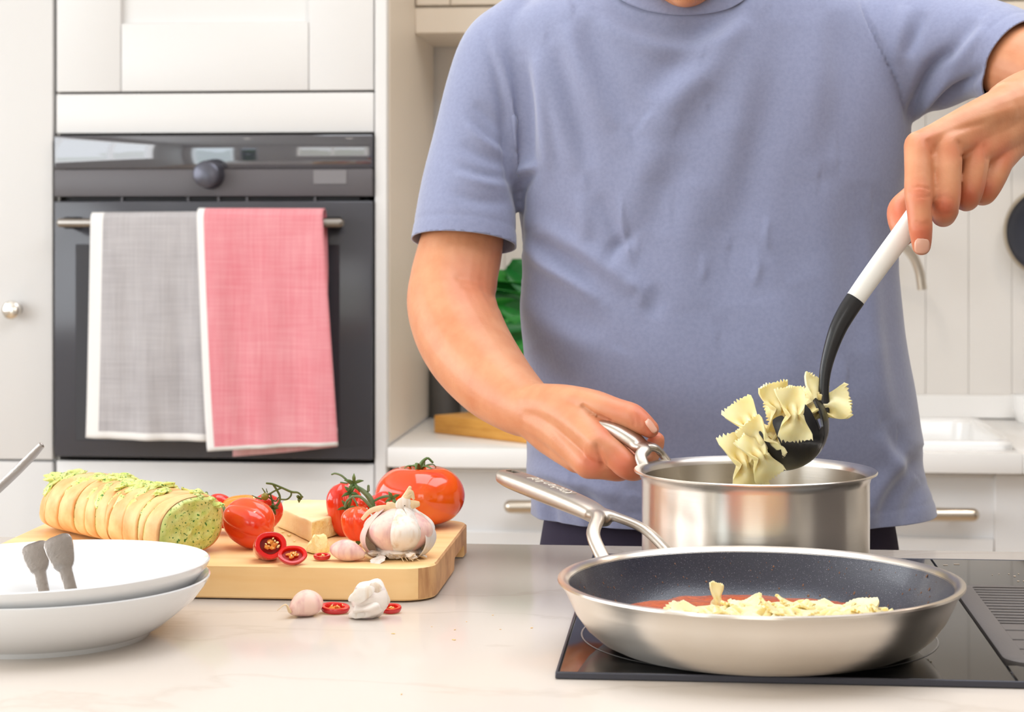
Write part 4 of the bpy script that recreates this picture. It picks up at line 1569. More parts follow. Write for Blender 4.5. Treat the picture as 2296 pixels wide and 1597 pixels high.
def chilli(name, label, c, nx, r, L, ell, inner, seeds, seed, group=None, hollow=True, upv=(0, 0, 1)):
    """cut chilli: nx = outward normal of the visible cut, tube runs back L"""
    rr = random.Random(seed)
    nx = Vector(nx).normalized()
    M = frame(c, Vector(upv).cross(nx), nx)
    t = thing(name, label, 'chilli', c, group)
    n = 48

    def rg(rad, z, dz=0):
        return [tuple(M @ Vector((rad * ell * math.cos(2 * PI * j / n), rad * math.sin(2 * PI * j / n) * (1 + .04 * math.sin(6 * PI * j / n)), z))) for j in range(n)]
    MB().rings([rg(r * .97, 0), rg(r, -.0008), rg(r * 1.0, -L * .5), rg(r * .93, -L), rg(r * .90, -L - .0005)], False, False).build('skin', M_chskin, t)
    ri = r * inner
    dp = min(L * .8, .012)
    f = MB().rings([rg(r * .965, 0), rg(r * .93, .0004), rg(ri * 1.06, .0002), rg(ri, -.0006), rg(ri * .95, -dp)], False, True)
    f.rings([rg(r * .9, -L - .0004), rg(r * .9, -L - .0005)], False, True)
    f.build('flesh', M_chflesh, t)
    MB().rings([rg(ri * .94, -dp + .0006), rg(ri * .94, -dp + .0005)], False, True).build('cavity', M_chin, t)
    p = MB()
    for k in range(5):
        a = rr.uniform(0, 2 * PI)
        q = M @ Vector((ri * .35 * math.cos(a) * ell, ri * .35 * math.sin(a), -.0012 - rr.random() * .001))
        p.blob(q, ri * .30, (1.3, .8, .6), M.to_3x3().to_4x4(), amp=.5, freq=1.4, sub=2, seed=rr.uniform(0, 9))
    p.build('pith', M_pith, t)
    for k in range(seeds):
        a, q = rr.uniform(0, 2 * PI), rr.uniform(.15, .72) * ri
        w = M @ Vector((q * math.cos(a) * ell + ri * .12, q * math.sin(a), rr.uniform(-.0006, .0008)))
        Mx = Matrix.Rotation(rr.uniform(0, 3), 4, 'X') @ Matrix.Rotation(rr.uniform(0, 3), 4, 'Y')
        MB().blob(w, .0012 * rr.uniform(.8, 1.15), (1, .8, .42), Mx, sub=2).build('seed', M_seed, t)
    return t


toC = -fwd
chilli('chilli_half', 'large cut half of a red chilli showing its seeds, before the cheese', Vector(P(607, 1222, 1.722)), toC + right * .25 + Vector((0, 0, .30)), .0118, .026, 1.18, .66, 9, 3)
chilli('chilli_slice', 'oval red chilli slice propped in front of the cut chilli half', Vector(P(656, 1243, 1.712)), toC * .8 + right * .15 + Vector((0, 0, .62)), .0088, .0045, 1.45, .70, 6, 8)
chilli('chilli_slice', 'small red chilli ring lying flat beside the cheese chunk', Vector(P(722, 1245, 1.735)), toC * .12 + Vector((0, 0, 1)), .0066, .0024, 1.15, .62, 3, 9, upv=tuple(fwd))

# ================================================================== LARGE TOMATO
M_tom = mat('tomato_skin', lin(234, 70, 6), .12, var=(13, lin(244, 128, 26), .46, .8), coat=.7, sss=.12, sss_col=(1, .35, .1))
tq = Vector(P(942, 1105, 1.935))
tq.z = BZ
tr, th = .0425, .0605
tm = thing('tomato', 'large orange-red beef tomato at the back corner of the chopping board', 'tomato', tq)
prof = []
for i in range(34):
    t = i / 33
    a = -PI / 2 + PI * t
    r = math.cos(a) ** .82 if 0 < t < 1 else 0
    zz = .5 + .5 * math.sin(a)
    dip = .12 * math.exp(-(r / .34) ** 2) if t > .5 else .03 * math.exp(-(r / .4) ** 2) * -1
    prof.append((tr * r, th * (zz - dip)))
MB().lathe(prof, tq, 96, None, lambda a, z: 1 + .022 * math.cos(5 * a + .6) + .016 * math.cos(3 * a + 2) + .02 * math.cos(2 * a)).build('flesh', M_tom, tm, angle=None)
tc_ = tq + Vector((0, 0, th * .885))
for k in range(6):
    a = k * PI / 3 + .4
    d = Vector((math.cos(a), math.sin(a), 0))
    MB().tube([(*tc_, .0012, .6), (*(tc_ + d * .006 + Vector((0, 0, .005))), .0022, .35), (*(tc_ + d * .013 + Vector((0, 0, .006 + .003 * math.sin(k * 2)))), .0017, .35), (*(tc_ + d * .017 + Vector((0, 0, .002))), .0004, .5)], 8, sub=10).build('sepal', M_green, tm)
MB().tube([(*tc_, .0022), (*(tc_ + Vector((.001, 0, .007))), .002), (*(tc_ + right * .007 + Vector((0, 0, .0125))), .0012), (*(tc_ + right * .012 + Vector((0, 0, .0085))), .0011)], 8, sub=12).build('stem', M_green, tm)

# ================================================================== GARLIC
M_gw = mat('garlic_paper', lin(240, 228, 216), .5, var=(150, lin(216, 184, 150), .50, .78), stretch=(1, 1, .10), bump=(60, .3, .002), sss=.25, sss_col=(1, .8, .6))
M_gp = mat('garlic_pink', lin(242, 206, 190), .4, var=(120, lin(206, 142, 146), .44, .80), stretch=(1, 1, .12), bump=(50, .25, .002), sss=.25, sss_col=(1, .7, .6))
M_gt = mat('garlic_tan', lin(240, 212, 170), .6, var=(40, lin(206, 164, 110), .4, .75), stretch=(1, 1, .2), bump=(60, .5, .003))
speckle(M_gw, 30, lin(206, 164, 178), .68, .05, 4)


def clove_rings(base, tip, r, bulge, out, n=24, fl=.8, k=16):
    base, tip, out = Vector(base), Vector(tip), Vector(out)
    ax_ = (tip - base)
    L_ = ax_.length
    ax_.normalize()
    o = (out - ax_ * out.dot(ax_)).normalized()
    s_ = ax_.cross(o)
    rs = []
    for i in range(k + 1):
        t = i / k
        rad = r * (math.sin(PI * min(1, (t * .92 + .03))) ** .62) * (1 - .42 * t ** 2.2)
        if i == 0:
            rad = r * .22
        if i == k:
            rad = r * .05
        c = base + ax_ * (t * L_) + o * (bulge * math.sin(PI * t) ** 1.0)
        rs.append([tuple(c + o * (rad * fl * math.cos(2 * PI * j / n)) + s_ * (rad * math.sin(2 * PI * j / n) * (1 - .12 * math.cos(2 * PI * j / n)))) for j in range(n)])
    return rs


gq = Bp(892, 1243)
gq = Vector(P(892, 1243, 1.752))
gq.z = BZ
gbk = thing('garlic_bulb', 'whole pink and white garlic bulb with a dry stem on the chopping board', 'garlic', gq)
Rb = .0345
apex = gq + Vector((0, 0, .0455)) + right * .002
gr_ = random.Random(3)
for (deg, m, sc2) in ((-128, M_gp, 1.0), (-72, M_gt, 1.05), (-28, M_gp, 1.0), (22, M_gw, 1.05), (75, M_gw, 1.0), (125, M_gw, 1.0), (178, M_gp, .95)):
    a = math.radians(deg)
    o = right * math.cos(a) + fwd * math.sin(a)
    base = gq + o * .008 + Vector((0, 0, .003))
    tip = apex + o * .003
    MB().rings(clove_rings(base, tip, .0172 * sc2, .0150, o, 28, .74)).build('clove', m if m is not M_gt else M_gw, gbk, angle=None)
# papery outer skins: shells over the right side and a peeled rim at the left


def shell(a0, a1, t0, t1, R_, m, ragged, nm='papery_skin'):
    rows = []
    for i in range(17):
        t = t0 + (t1 - t0) * i / 16
        row = []
        for j in range(25):
            s = j / 24
            a = math.radians(a0 + (a1 - a0) * s)
            tt = t + ragged * (mnoise.noise(Vector((s * 7, R_ * 900, i * .01))) if i in (0, 16) else 0)
            zz = -.002 + .050 * tt
            r = R_ * (math.sin(PI * min(1, max(0, tt * .86 + .10))) ** .62) * (1 - .30 * tt ** 2)
            r *= 1 + .04 * math.cos(math.radians(a0 + (a1 - a0) * s) * 7) + .015 * mnoise.noise(Vector((s * 9, tt * 5, 3)))
            o = right * math.cos(a) + fwd * math.sin(a)
            row.append(tuple(gq + o * r + Vector((0, 0, max(zz, .0015)))))
        rows.append(row)
    o_ = MB().rings(rows, False, False, False).build(nm, m, gbk, angle=None)
    return baked(o_, [('SOLIDIFY', dict(thickness=.0004, offset=0.0))])


shell(-38, 118, .02, .96, Rb * 1.0, M_gw, .05)
shell(112, 205, .05, .97, Rb * 1.01, M_gw, .04)
shell(198, 216, .02, .92, Rb * 1.02, M_gp, .03)
shell(-62, -30, .62, .97, Rb * 1.0, M_gw, .14)
# stem
stp = [(893, 1150), (897, 1138), (906, 1122), (914, 1108), (919, 1094)]
MB().tube([(*P(px, py, 1.752), r) for (px, py), r in zip(stp, (.0062, .0048, .0036, .0030, .0016))], 10, sub=20, power=.7).build('stem', M_gt, gbk)
for (pts) in ([(897, 1140, .004), (905, 1126, .003), (921, 1110, .0022), (925, 1118, .0008)], [(912, 1112, .002), (921, 1104, .0024), (928, 1120, .001)],
              [(900, 1136, .0035), (922, 1132, .0042), (940, 1130, .0022)], [(890, 1140, .003), (874, 1133, .0035), (868, 1127, .001)],
              [(896, 1142, .006), (908, 1132, .007), (920, 1146, .003)], [(893, 1142, .003), (862, 1140, .003), (832, 1145, .0022), (812, 1165, .0016)]):
    MB().tube([(*P(a, b2, 1.745), r, .28) for (a, b2, r) in pts], 8, sub=10, up=tuple(fwd)).build('dry_skin', M_gt if pts[0][0] != 896 else M_gw, gbk)
# root plate and torn skin below
rb = MB()
rb.blob(gq + Vector((0, 0, .006)), .020, (1, 1, .3), amp=.25, freq=2, sub=3, seed=2)
for k in range(16):
    a = math.radians(gr_.uniform(-170, -10))
    o = right * math.cos(a) + fwd * math.sin(a)
    c = gq + o * gr_.uniform(.014, .026) + Vector((0, 0, gr_.uniform(.002, .006)))
    rb.blob(c, gr_.uniform(.0025, .0048), (1.3, .8, .5), frame((0, 0, 0), o + Vector((0, 0, gr_.uniform(-.5, .5))), (0, 0, 1)), amp=.7, freq=1.6, sub=2, seed=k * 2.2)
rb.build('root_plate', M_gw, gbk, angle=25)
for k in range(9):
    a = math.radians(gr_.uniform(-80, -20))
    o = right * math.cos(a) + fwd * math.sin(a)
    MB().tube([(*(gq + o * .016 + Vector((0, 0, .004))), .0006), (*(gq + o * gr_.uniform(.024, .031) + Vector((0, 0, .0012))), .0003)], 6).build('root', M_gt, gbk)
c = gq - fwd * .028 - right * .016 + Vector((0, 0, .002))
MB().blob(c, .006, (1.1, .9, .14), frame((0, 0, 0), right + Vector((0, 0, .25)), (0, -.4, 1)), amp=.6, freq=1.3, sub=3, seed=4).build('papery_skin', M_gw, gbk, angle=25)


def clove(label, base, tip, r, bulge, out, m, tail=None, fl=.85):
    t = thing('garlic_clove', label, 'garlic', base, 'loose garlic cloves')
    MB().rings(clove_rings(base, tip, r, bulge, out, 32, fl, 22)).build('skin', m, t, angle=None)
    if tail:
        MB().tube(tail, 8, sub=14, flat=.5).build('dry_tip', M_gt, t)
    return t


zc_ = BZ + .0098
k0 = Vector(P(741, 1226, 1.735)); k0.z = zc_ + .0008
k1 = Vector(P(820, 1240, 1.730)); k1.z = BZ + .005
clove('loose pinkish garlic clove lying beside the garlic bulb on the board', k0, k1, .0118, .0012, Vector((0, 0, 1)), M_gp,
      [(*k1, .003), (*(k1 + right * .004 - Vector((0, 0, .002))), .0022), (*(k1 + right * .008 - Vector((0, 0, .003))), .001)], .86)
k0 = Vector(P(718, 1336, 1.655)); k0.z = ZT + .0115
k1 = Vector(P(650, 1352, 1.632)); k1.z = ZT + .0055
clove('loose garlic clove with a dry tail on the worktop before the board', k0, k1, .0138, .0015, Vector((0, 0, 1)), M_gp,
      [(*k1, .0026), (*Vector(P(640, 1356, 1.63)), .0012), (*Vector(P(622, 1369, 1.628)), .0005)], .86)
# half-peeled clove with paper
hq = Vector(P(826, 1345, 1.635)); hq.z = ZT
hpc = thing('garlic_clove', 'half-peeled white garlic clove with purple streaks standing on the worktop', 'garlic', hq, 'loose garlic cloves')
tp_ = Vector(P(835, 1312, 1.64))
MB().rings(clove_rings(hq + right * .003 + Vector((0, 0, .002)), tp_, .0118, .004, -right, 32, .9, 22)).build('skin', M_gw, hpc, angle=None)


def torn(a0, a1, z0, z1, R_, m, rag, lean, seed):
    rows = []
    ha = Vector(hq)
    for i in range(23):
        t = i / 22
        row = []
        for j in range(29):
            q = j / 28
            a = math.radians(a0 + (a1 - a0) * q)
            edge = rag * mnoise.noise(Vector((q * 5, seed, 0))) * (1 if i > 11 else .7)
            zz = z0 + (z1 - z0) * t + edge * abs(2 * t - 1) ** 2
            tt = min(1, max(0, zz / .030))
            r = R_ * (.55 + .55 * math.sin(PI * (.12 + .78 * tt))) * (1 + .06 * mnoise.noise(Vector((q * 6, tt * 4, seed))))
            o = right * math.cos(a) + fwd * math.sin(a)
            row.append(tuple(ha + o * r + right * (lean * tt) + Vector((0, 0, max(zz, .0008)))))
        rows.append(row)
    o_ = MB().rings(rows, False, False, False).build('papery_skin', m, hpc, angle=None)
    return baked(o_, [('SOLIDIFY', dict(thickness=.0004, offset=0.0))])


M_gs = mat('garlic_streak', lin(240, 228, 218), .5, var=(60, lin(176, 128, 146), .52, .66), stretch=(.35, .35, 1.6), bump=(50, .3, .002), sss=.2, sss_col=(1, .8, .7))
MB().blob(hq + right * .002 + Vector((0, 0, .0150)), .0155, (1.0, .78, 1.0), Rz(TH) @ Ry(.15), amp=.30, freq=1.25, sub=4, seed=5.2).build('papery_skin', M_gs, hpc, angle=None)
MB().blob(hq + right * .000 - fwd * .0020 + Vector((0, 0, .0080)), .0140, (1.05, .8, .55), Rz(TH) @ Ry(-.25), amp=.5, freq=1.5, sub=4, seed=8.8).build('papery_skin', M_gs, hpc, angle=None)
for (bx, bz, rr_, an, fy) in ((-.006, .0215, .0088, .55, .011), (-.0065, .0045, .0050, .2, .010), (.010, .022, .0075, -.9, .006)):
    c = hq + right * bx - fwd * fy + Vector((0, 0, bz))
    MB().blob(c, rr_, (1.3, .6, .14), frame((0, 0, 0), right * math.cos(an) + Vector((0, 0, math.sin(an))), -fwd + right * .2 + Vector((0, 0, .5))), amp=.45, freq=1.3, sub=3, seed=bx * 900).build('papery_skin', M_gw, hpc, angle=30)
chilli('chilli_slice', 'red chilli slice lying on the worktop between the two garlic cloves', Vector(P(751, 1352, 1.655)), Vector((0, 0, 1)) + toC * .15, .0095, .0036, 1.35, .66, 3, 12, upv=tuple(fwd + right * .3))
chilli('chilli_slice', 'red chilli slice on the worktop at the right of the half-peeled clove', Vector(P(876, 1360, 1.655)), Vector((0, 0, 1)) + toC * .2, .0076, .0030, 1.2, .64, 2, 13, upv=tuple(fwd))
for o in bpy.data.objects:
    if o.name.startswith('chilli_slice') and o.get('label', '').find('worktop') > 0:
        lo = 1e9
        for ch in o.children:
            lo = min(lo, (vcoords(ch.data)[:, 2]).min() + o.location.z)
        o.location.z += ZT + .0004 - lo

# crumbs on the worktop
M_crumb = mat('orange_crumb', lin(236, 190, 120), .6)
for i, (px, py, r) in enumerate(((882, 1422, .0011), (1020, 1413, .0009), (1018, 1436, .0011), (1192, 1409, .0009), (1046, 1395, .0006), (1122, 1412, .0006), (900, 1558, .0009), (968, 1406, .0005), (1105, 1380, .0007))):
    c = Vector(Cp(px, py, ZT))
    c.z += r * .35
    tag(MB().blob(c, r, (1.8, .8, .4), Rz(i * 1.3), amp=.4, sub=1, seed=i).build('bread_crumb', M_crumb, None, origin=tuple(c)),
        'tiny orange crumb lying on the bare worktop in front of the chopping board', 'crumb', 'crumbs on the worktop')
# ================================================================== PERSON
M_skin = mat('skin', lin(214, 150, 110), .42, spec=.5, var=(36, lin(204, 134, 94), .35, .7), bump=(420, .14, .0012), sss=.12, sss_col=(1, .36, .2))
M_cloth = mat('shirt_cotton', lin(140, 145, 172), .88, spec=.15, sheen=.45, bump=(900, .12, .0006), var=(260, lin(133, 138, 165), .35, .7))
M_trouser = mat('trousers_navy', lin(62, 56, 72), .85, spec=.15, bump=(700, .3, .001))
M_nail = mat('nail', lin(232, 172, 148), .3, coat=.3, sss=.2)
M_hair = mat('hair_brown', lin(112, 74, 48), .6, bump=(300, .6, .004), var=(160, lin(160, 104, 66), .35, .7))

per = thing('person', 'man in a blue-grey t-shirt and dark trousers cooking behind the island', 'person', R3((1600 - CX) * 2.2 / F, 2.2, 0))


def cam_tube(mb, rows, n=20, sub=None, flat=1.0, up=None, **kw):
    pts = []
    for q in rows:
        px, py, D, r = q[:4]
        pts.append((*P(px, py, D), r) + tuple(q[4:]))
    mb.tube(pts, n, sub=sub or max(8, len(rows) * 6), up=up or tuple(fwd), flat=flat, **kw)


sk_ = MB()
# right arm (left in the picture)
cam_tube(sk_, [(1210, 160, 2.2, .036), (1100, 290, 2.19, .034), (1050, 430, 2.17, .041), (1035, 545, 2.155, .0452), (1018, 625, 2.14, .0470), (1014, 690, 2.12, .0480), (1044, 770, 2.08, .0470),
              (1100, 847, 2.03, .0412), (1158, 900, 1.985, .0330), (1203, 926, 1.955, .0268)], 28)
# right hand
H = [
    [(1200, 912, 1.955, .0235), (1270, 925, 1.912, .0215), (1342, 992, 1.860, .0150)],
    [(1200, 930, 1.955, .0235), (1262, 970, 1.915, .0215), (1320, 1040, 1.870, .0142)],
    [(1200, 940, 1.958, .022), (1250, 985, 1.93, .0200), (1292, 1030, 1.893, .0132)],
    [(1200, 945, 1.962, .020), (1236, 985, 1.945, .0170), (1260, 1010, 1.918, .0115)],
    [(1215, 908, 1.945, .0215), (1268, 902, 1.915, .0172), (1330, 909, 1.888, .0150), (1378, 922, 1.873, .0130), (1416, 935, 1.864, .0128), (1440, 950, 1.858, .0112), (1457, 962, 1.856, .0090)],
    [(1290, 935, 1.905, .0165), (1330, 950, 1.885, .012), (1356, 965, 1.872, .0095)],
    [(1342, 997, 1.858, .0150), (1378, 1020, 1.850, .0130), (1406, 1045, 1.846, .0126), (1428, 1052, 1.855, .0108), (1450, 1030, 1.868, .0100), (1466, 1002, 1.872, .0092), (1472, 988, 1.872, .0082)],
    [(1320, 1040, 1.870, .0142), (1352, 1046, 1.866, .0125), (1388, 1052, 1.872, .0118), (1412, 1042, 1.888, .0105), (1425, 1015, 1.902, .0095), (1428, 992, 1.905, .0085)],
    [(1292, 1030, 1.893, .0132), (1330, 1040, 1.892, .0115), (1360, 1032, 1.902, .0108), (1384, 1010, 1.922, .0095), (1388, 985, 1.928, .0085)],
    [(1260, 1010, 1.918, .0115), (1296, 1022, 1.918, .0100), (1318, 1016, 1.932, .0092), (1334, 995, 1.945, .0082), (1336, 975, 1.948, .0075)],
]
for rows in H:
    cam_tube(sk_, rows, 16)
# left arm (right in the picture)
cam_tube(sk_, [(1930, 130, 2.2, .040), (2100, 118, 2.165, .034), (2180, 112, 2.135, .033), (2240, 122, 2.105, .037), (2290, 146, 2.08, .0445), (2400, 190, 2.04, .0430), (2450, 215, 2.02, .0440), (2440, 235, 1.98, .0440), (2385, 232, 1.94, .0420), (2320, 235, 1.90, .0355), (2275, 246, 1.868, .0300)], 28, sub=60)
H2 = [
    [(2285, 240, 1.870, .0270), (2180, 272, 1.825, .0172), (2060, 330, 1.797, .0132)],
    [(2285, 252, 1.872, .0270), (2200, 288, 1.832, .0182), (2125, 328, 1.801, .0140)],
    [(2288, 268, 1.876, .0265), (2240, 308, 1.842, .0180), (2187, 345, 1.818, .0136)],
    [(2290, 285, 1.882, .0245), (2266, 322, 1.858, .0170), (2243, 362, 1.836, .0124)],
    [(2060, 328, 1.797, .0136), (2060, 385, 1.783, .0130), (2060, 436, 1.774, .0130), (2062, 480, 1.768, .0112), (2064, 512, 1.766, .0108), (2066, 540, 1.768, .0094), (2066, 552, 1.769, .0086)],
    [(2124, 330, 1.801, .0144), (2122, 395, 1.789, .0142), (2119, 455, 1.784, .0138), (2117, 478, 1.798, .0118), (2113, 480, 1.815, .0108), (2108, 450, 1.832, .0095), (2104, 425, 1.834, .0082)],
    [(2186, 345, 1.818, .0140), (2181, 392, 1.808, .0133), (2173, 430, 1.806, .0128), (2168, 448, 1.820, .0108), (2160, 445, 1.836, .0100), (2150, 420, 1.845, .0085)],
    [(2242, 362, 1.836, .0128), (2229, 395, 1.826, .0120), (2214, 424, 1.824, .0114), (2205, 438, 1.836, .0098), (2192, 435, 1.848, .0090), (2182, 415, 1.854, .0078)],
    [(2250, 290, 1.875, .022), (2170, 345, 1.865, .0165), (2085, 415, 1.846, .0140), (2046, 445, 1.834, .0125), (2018, 470, 1.826, .0116), (2018, 500, 1.818, .0108), (2028, 530, 1.812, .0088)],
    [(2230, 300, 1.865, .019), (2150, 340, 1.84, .015), (2100, 370, 1.82, .012)],
]
for rows in H2:
    cam_tube(sk_, rows, 16)
HO = -26


def head_tube(mb, rows, *a_, **k_):
    cam_tube(mb, [(q[0], q[1] + HO) + tuple(q[2:]) for q in rows], *a_, **k_)


# hidden trunk, neck and head
cam_tube(sk_, [(1600, 1040, 2.2, .15, .62), (1590, 700, 2.2, .15, .62), (1580, 350, 2.2, .16, .55), (1570, 160, 2.2, .17, .45), (1560, 60, 2.2, .12, .5)], 28)
head_tube(sk_, [(1555, 120, 2.2, .062), (1548, 0, 2.19, .058), (1540, -90, 2.17, .058), (1538, -180, 2.16, .055)], 24)
hc_ = [(1536, 4, 2.075, .018, 1.0), (1536, -14, 2.088, .034, .95), (1536, -50, 2.10, .052, 1.05), (1536, -105, 2.115, .064, 1.15), (1537, -190, 2.135, .073, 1.25), (1538, -275, 2.145, .077, 1.25), (1538, -345, 2.15, .070, 1.25), (1538, -400, 2.155, .050, 1.2), (1538, -425, 2.157, .025, 1.0)]
head_tube(sk_, hc_, 32, sub=40)
head_tube(sk_, [(1536, -205, 2.062, .008), (1536, -165, 2.042, .010), (1536, -132, 2.028, .0135), (1536, -122, 2.045, .012)], 14)      # nose
for s in (-1, 1):
    head_tube(sk_, [(1536 + s * 15, -126, 2.045, .008), (1536 + s * 22, -128, 2.052, .007)], 10)
    head_tube(sk_, [(1537 + s * 152, -120, 2.145, .006), (1537 + s * 160, -160, 2.152, .0095), (1537 + s * 164, -205, 2.158, .011), (1537 + s * 156, -232, 2.15, .007)], 12)
    head_tube(sk_, [(1536 + s * 30, -225, 2.062, .008), (1536 + s * 75, -234, 2.07, .009), (1536 + s * 112, -222, 2.09, .007)], 12)      # brow
head_tube(sk_, [(1502, -80, 2.062, .005), (1520, -85, 2.052, .0065), (1536, -82, 2.050, .006), (1552, -85, 2.052, .0065), (1570, -80, 2.062, .005)], 12)
head_tube(sk_, [(1508, -72, 2.062, .005), (1536, -66, 2.052, .0075), (1564, -72, 2.062, .005)], 12)
body = sk_.build('body', M_skin, per, angle=None)
baked(body, [('REMESH', dict(mode='VOXEL', voxel_size=.0019)), ('SMOOTH', dict(factor=.5, iterations=5))])
smooth_all(body.data)
# creases and knuckle bumps (real relief), and the skin's own redder knuckles as a colour attribute
borg = np.array(world_origin(body))
bv = vcoords(body.data) + borg
bn = vnormals(body.data)
bpx, bpy_, bD = proj(bv)
front = (bn @ np.array(R3(0, 1, 0)) < .15)


def near(limD):
    return front & (bD < limD)


disp = np.zeros(len(bv))


def line_d(px, py, poly):
    d = np.full(len(px), 1e9)
    for (a, b) in zip(poly[:-1], poly[1:]):
        a, b = np.array(a, float), np.array(b, float)
        ab = b - a
        t = np.clip(((px - a[0]) * ab[0] + (py - a[1]) * ab[1]) / (ab @ ab), 0, 1)
        d = np.minimum(d, np.hypot(px - a[0] - t * ab[0], py - a[1] - t * ab[1]))
    return d


creases = [([(2040, 424), (2060, 419), (2082, 424)], 3, .0007), ([(2038, 440), (2060, 443), (2084, 440)], 3, .0007), ([(2042, 431), (2060, 431), (2080, 432)], 2.5, .0005),
           ([(2050, 500), (2066, 503), (2080, 500)], 3, .0006), ([(2048, 508), (2066, 510), (2082, 507)], 2.5, .0004),
           ([(2100, 445), (2118, 440), (2136, 447)], 3, .0006), ([(2100, 478), (2118, 482), (2136, 477)], 3, .0006),
           ([(2160, 440), (2175, 444), (2188, 441)], 3, .0004), ([(2090, 345), (2091, 380), (2091, 470)], 3.5, .0006), ([(2157, 350), (2156, 400), (2152, 470)], 3.5, .0006),
           ([(2214, 355), (2210, 390), (2196, 450)], 3.5, .0006), ([(2080, 318), (2090, 345)], 5, .0012), ([(2150, 322), (2157, 350)], 5, .0012), ([(2206, 330), (2213, 355)], 5, .001),
           ([(1338, 1000), (1344, 1020), (1352, 1045)], 4, .0016), ([(1345, 1003), (1352, 1022), (1362, 1042)], 3, .0009), ([(1307, 912), (1330, 928), (1367, 946)], 4.5, .0028),
           ([(1412, 915), (1420, 932), (1424, 952)], 3, .0006), ([(1432, 920), (1436, 938), (1434, 955)], 3, .0006), ([(1030, 622), (1075, 632), (1105, 662)], 9, .0016), ([(1040, 640), (1085, 650), (1112, 690)], 8, .0010)]
for poly, w, a in creases:
    d = line_d(bpx, bpy_, poly)
    disp -= np.where(near(2.2), a * np.exp(-(d / w) ** 2), 0)
bumps = [(2062, 318, 26, .0016), (2124, 318, 24, .0016), (2187, 332, 22, .0014), (2244, 350, 20, .0012), (2061, 432, 20, .0009), (2119, 462, 20, .0011), (2173, 436, 18, .0008),
         (1322, 1048, 24, .0015), (1345, 985, 24, .0008), (1420, 922, 18, .0010), (1404, 1040, 18, .0006), (1240, 925, 30, -.0008)]
for x, y, w, a in bumps:
    disp += np.where(near(2.05), a * np.exp(-(((bpx - x) ** 2 + (bpy_ - y) ** 2) / w ** 2)), 0)
# tendons on the back of both hands
for poly, w, a in (([(2270, 240), (2180, 272), (2085, 306)], 9, .0008), ([(2275, 250), (2200, 285), (2140, 306)], 9, .0008), ([(2275, 262), (2240, 300), (2198, 322)], 9, .0008),
                   ([(1225, 920), (1270, 950), (1325, 990)], 12, .0009), ([(1225, 935), (1262, 985), (1305, 1028)], 12, .0008)):
    d = line_d(bpx, bpy_, poly)
    disp += np.where(near(2.05), a * np.exp(-(d / w) ** 2), 0)
bv2 = bv + bn * disp[:, None]
set_co(body.data, bv2 - borg)
red = np.zeros(len(bv))
for x, y, w, a in ((2062, 435, 30, .6), (2119, 465, 30, .8), (2173, 440, 28, .7), (2212, 425, 26, .6), (2066, 530, 40, .75), (2015, 480, 36, .7), (2080, 320, 26, .3), (2140, 335, 24, .3), (2200, 330, 30, .5), (2250, 345, 30, .5),
                   (1330, 1040, 34, .7), (1400, 1045, 45, .7), (1440, 930, 40, .6), (1460, 975, 34, .7), (1390, 915, 40, .4), (1070, 640, 60, .35), (1360, 960, 30, .6)):
    red = np.maximum(red, np.where(bD < 2.25, a * np.exp(-(((bpx - x) ** 2 + (bpy_ - y) ** 2) / w ** 2)), 0))
at = body.data.color_attributes.new('flush', 'FLOAT_COLOR', 'POINT')
cols = np.ones((len(bv), 4))
cols[:, 0] = cols[:, 1] = cols[:, 2] = red
at.data.foreach_set('color', cols.ravel())
nt = M_skin.node_tree
bs = nt.nodes['Principled BSDF']
an = nt.nodes.new('ShaderNodeVertexColor')
an.layer_name = 'flush'
mx = nt.nodes.new('ShaderNodeMix')
mx.data_type = 'RGBA'
nt.links.new(an.outputs['Color'], mx.inputs[0])
nt.links.new(bs.inputs['Base Color'].links[0].from_socket, mx.inputs[6])
mx.inputs[7].default_value = lin(214, 106, 78)
nt.links.new(mx.outputs[2], bs.inputs['Base Color'])


def nail(px, py, D, xd, zd, w, l, lab=None):
    c = Vector(P(px, py, D))
    M = frame(c, xd, zd)
    rows = []
    for i in range(9):
        t = i / 8 * 2 - 1
        hw = w * (1 - abs(t) ** 4 * .45) * (1 if t < .8 else .85)
        rows.append([tuple(M @ Vector((l * t, hw * k, .0011 * (1 - k * k) - .0006 * t * t))) for k in np.linspace(-1, 1, 9)])
    o = MB().rings(rows, False, False, False).build('fingernail', M_nail, body, angle=None)
    baked(o, [('SOLIDIFY', dict(thickness=.0007, offset=0.0))])


nail(2067, 552, 1.7590, Vector((0, 0, -1)) + fwd * .10, -fwd - Vector((0, 0, .12)), .0066, .0068)
nail(1461, 955, 1.8480, right * .62 - Vector((0, 0, .78)), -fwd * .55 + right * .75 + Vector((0, 0, .45)), .0062, .0072)

# eyes, beard, hair
M_eye = mat('eye_white', lin(240, 236, 230), .15)
M_iris = mat('iris_brown', lin(70, 48, 34), .1)
for s in (-1, 1):
    ex_, ey_ = 1536 + s * 64, -200 + HO
    nr_ = (np.abs(bpx - ex_) < 14) & (np.abs(bpy_ - ey_) < 14)
    c = Vector(P(ex_, ey_, bD[nr_].min() + .0104))
    e = MB().blob(c, .0125, sub=3).build('eye', M_eye, body)
    iris_c = c - fwd * .0088 - Vector((0, 0, .0028))
    MB().blob(iris_c, .0052, (1, .72, 1), sub=2).build('iris', M_iris, e)
for s in (-1, 1):
    rw = []
    for k, (ox, oy) in enumerate(((26, -226), (60, -238), (96, -234), (118, -222))):
        nr_ = (np.abs(bpx - 1536 - s * ox) < 14) & (np.abs(bpy_ - oy - HO) < 14)
        rw.append((*P(1536 + s * ox, oy + HO, bD[nr_].min() + .001), (.003, .0042, .0036, .0016)[k]))
    MB().tube(rw, 8, sub=16, flat=.6, up=tuple(fwd)).build('eyebrow', M_hair, body)
bd_ = MB()
